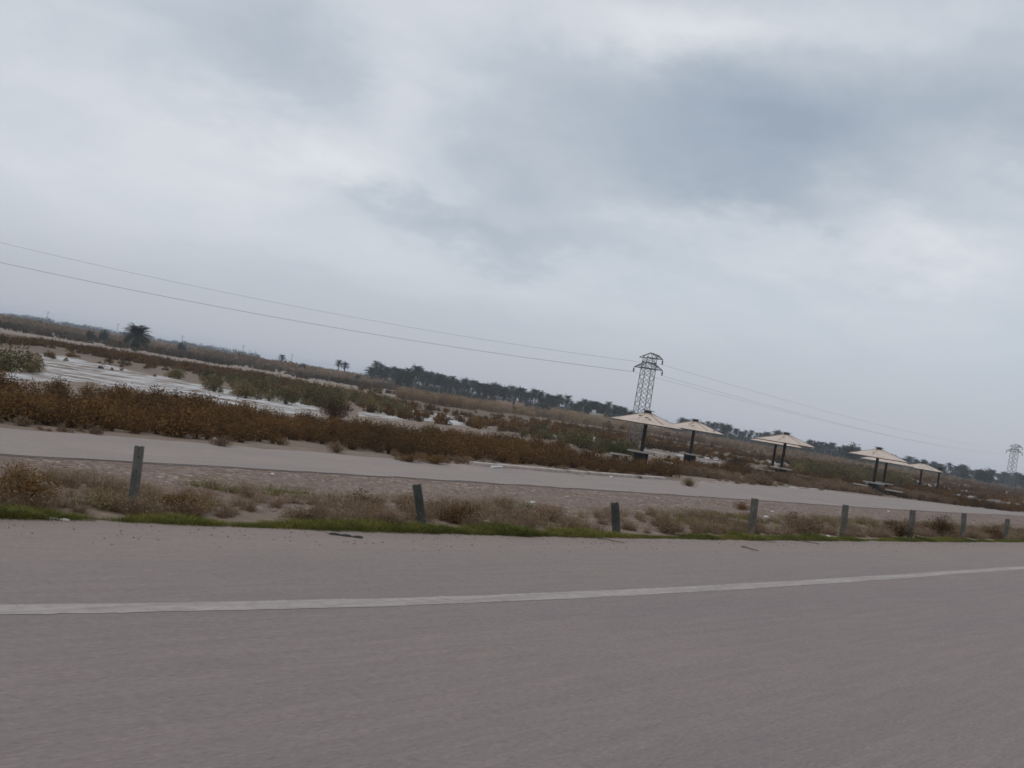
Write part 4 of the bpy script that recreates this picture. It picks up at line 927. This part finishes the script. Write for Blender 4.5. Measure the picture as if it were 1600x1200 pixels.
rod((895, 740), (912, 745), .012, M_wood, 'stick', 'curved twig on the side road at the kerb', 'stick')
def scrap(x, y, l, w, h, m, name, label, cat, rz, onroad=True):
    g = ground_at(x, y); n = 10; V = []; prof = []
    for k in range(n + 1):
        t = k / n - .5; ww = w * (.75 + .35 * math.sin(k * 1.7)) * (1 if 0 < k < n else .5); zz = h * (.35 + .5 * abs(math.sin(k * .9)))
        V += [(l * t, -ww / 2, 0), (l * t, -ww * .35, zz), (l * t, ww * .35, zz * .8), (l * t, ww / 2, 0)]
    fs = [(4 * k + i, 4 * k + 4 + i, 4 * k + 5 + i, 4 * k + 1 + i) for k in range(n) for i in range(3)] + [(0, 1, 2, 3), (4 * n + 3, 4 * n + 2, 4 * n + 1, 4 * n)]
    m_ = MB(); m_.add(V, fs); o = m_.build(name, m); o.location = (g.x, g.y, max(g.z, .001) if onroad else g.z); o.rotation_euler = (0, 0, rz); tag(o, label, cat)
ra = math.atan2(RS[1], RS[0])
scrap(540, 838.5, .36, .06, .03, M_black, 'tyre_scrap', 'strip of black tyre lying on the highway edge', 'tyre scrap', ra - .55)
scrap(82, 811.5, .28, .05, .02, M_white, 'litter_strip', 'flat white strip of litter at the green grass on the far left', 'litter', ra - .5)
def lump(x, y, r, m, name, label, cat, fl=.6):
    g = ground_at(x, y); V = []; fs = []; n, k_ = 5, 9
    for i in range(n + 1):
        for k in range(k_):
            t = math.pi * i / n; a = 2 * math.pi * k / k_; j = rng.uniform(.75, 1.15); V.append((r * j * math.sin(t) * math.cos(a) * 1.3, r * j * math.sin(t) * math.sin(a), r * fl * (1 + math.cos(t)) * j))
    for i in range(n):
        for k in range(k_): fs.append((i * k_ + k, (i + 1) * k_ + k, (i + 1) * k_ + (k + 1) % k_, i * k_ + (k + 1) % k_))
    m_ = MB(); m_.add(V, fs); o = m_.build(name, m); o.location = g; o.rotation_euler = (0, 0, rng.uniform(0, 6)); tag(o, label, cat)
for (x, y, r, lb) in [(832, 793, .075, 'crumpled white bag on the gravel between the second and third guard posts'), (1294, 840, .06, 'small white litter piece left of the foot of the fifth guard post'),
                      (335, 688, .11, 'white litter at the foot of the rust scrub on the left'), (425, 742, .05, 'small white scrap on the gravel near the left part of the side road'),
                      (1206, 804, .07, 'upper white scrap on the gravel right of the fourth guard post'), (1197, 812, .08, 'lower white scrap on the gravel right of the fourth guard post'),
                      (955, 747, .09, 'small pale blue white can on the side road at the kerb'), (1388, 800, .08, 'white scrap on the gravel between the fifth and sixth guard posts'),
                      (1496, 832, .07, 'white scrap just left of the seventh guard post'), (760, 817, .05, 'small pale scrap between the dark reddish bush and the third guard post')]:
    lump(x, y, r * .72, M_white, 'litter', lb, 'litter')

# ------------------------------------------------------------ air
hb = MB(); hb.box((0, 0, 5), (9000, 9000, 22)); 
mh = bpy.data.materials.new('air'); mh.use_nodes = True; nt = mh.node_tree; nt.nodes.clear()
pv = N('ShaderNodeVolumePrincipled'); pv.inputs['Color'].default_value = (.80, .88, 1.0, 1); pv.inputs['Density'].default_value = .00034; pv.inputs['Anisotropy'].default_value = .0
o_ = N('ShaderNodeOutputMaterial'); L(pv.outputs[0], o_.inputs['Volume'])
tag(hb.build('haze', mh), kind='stuff')
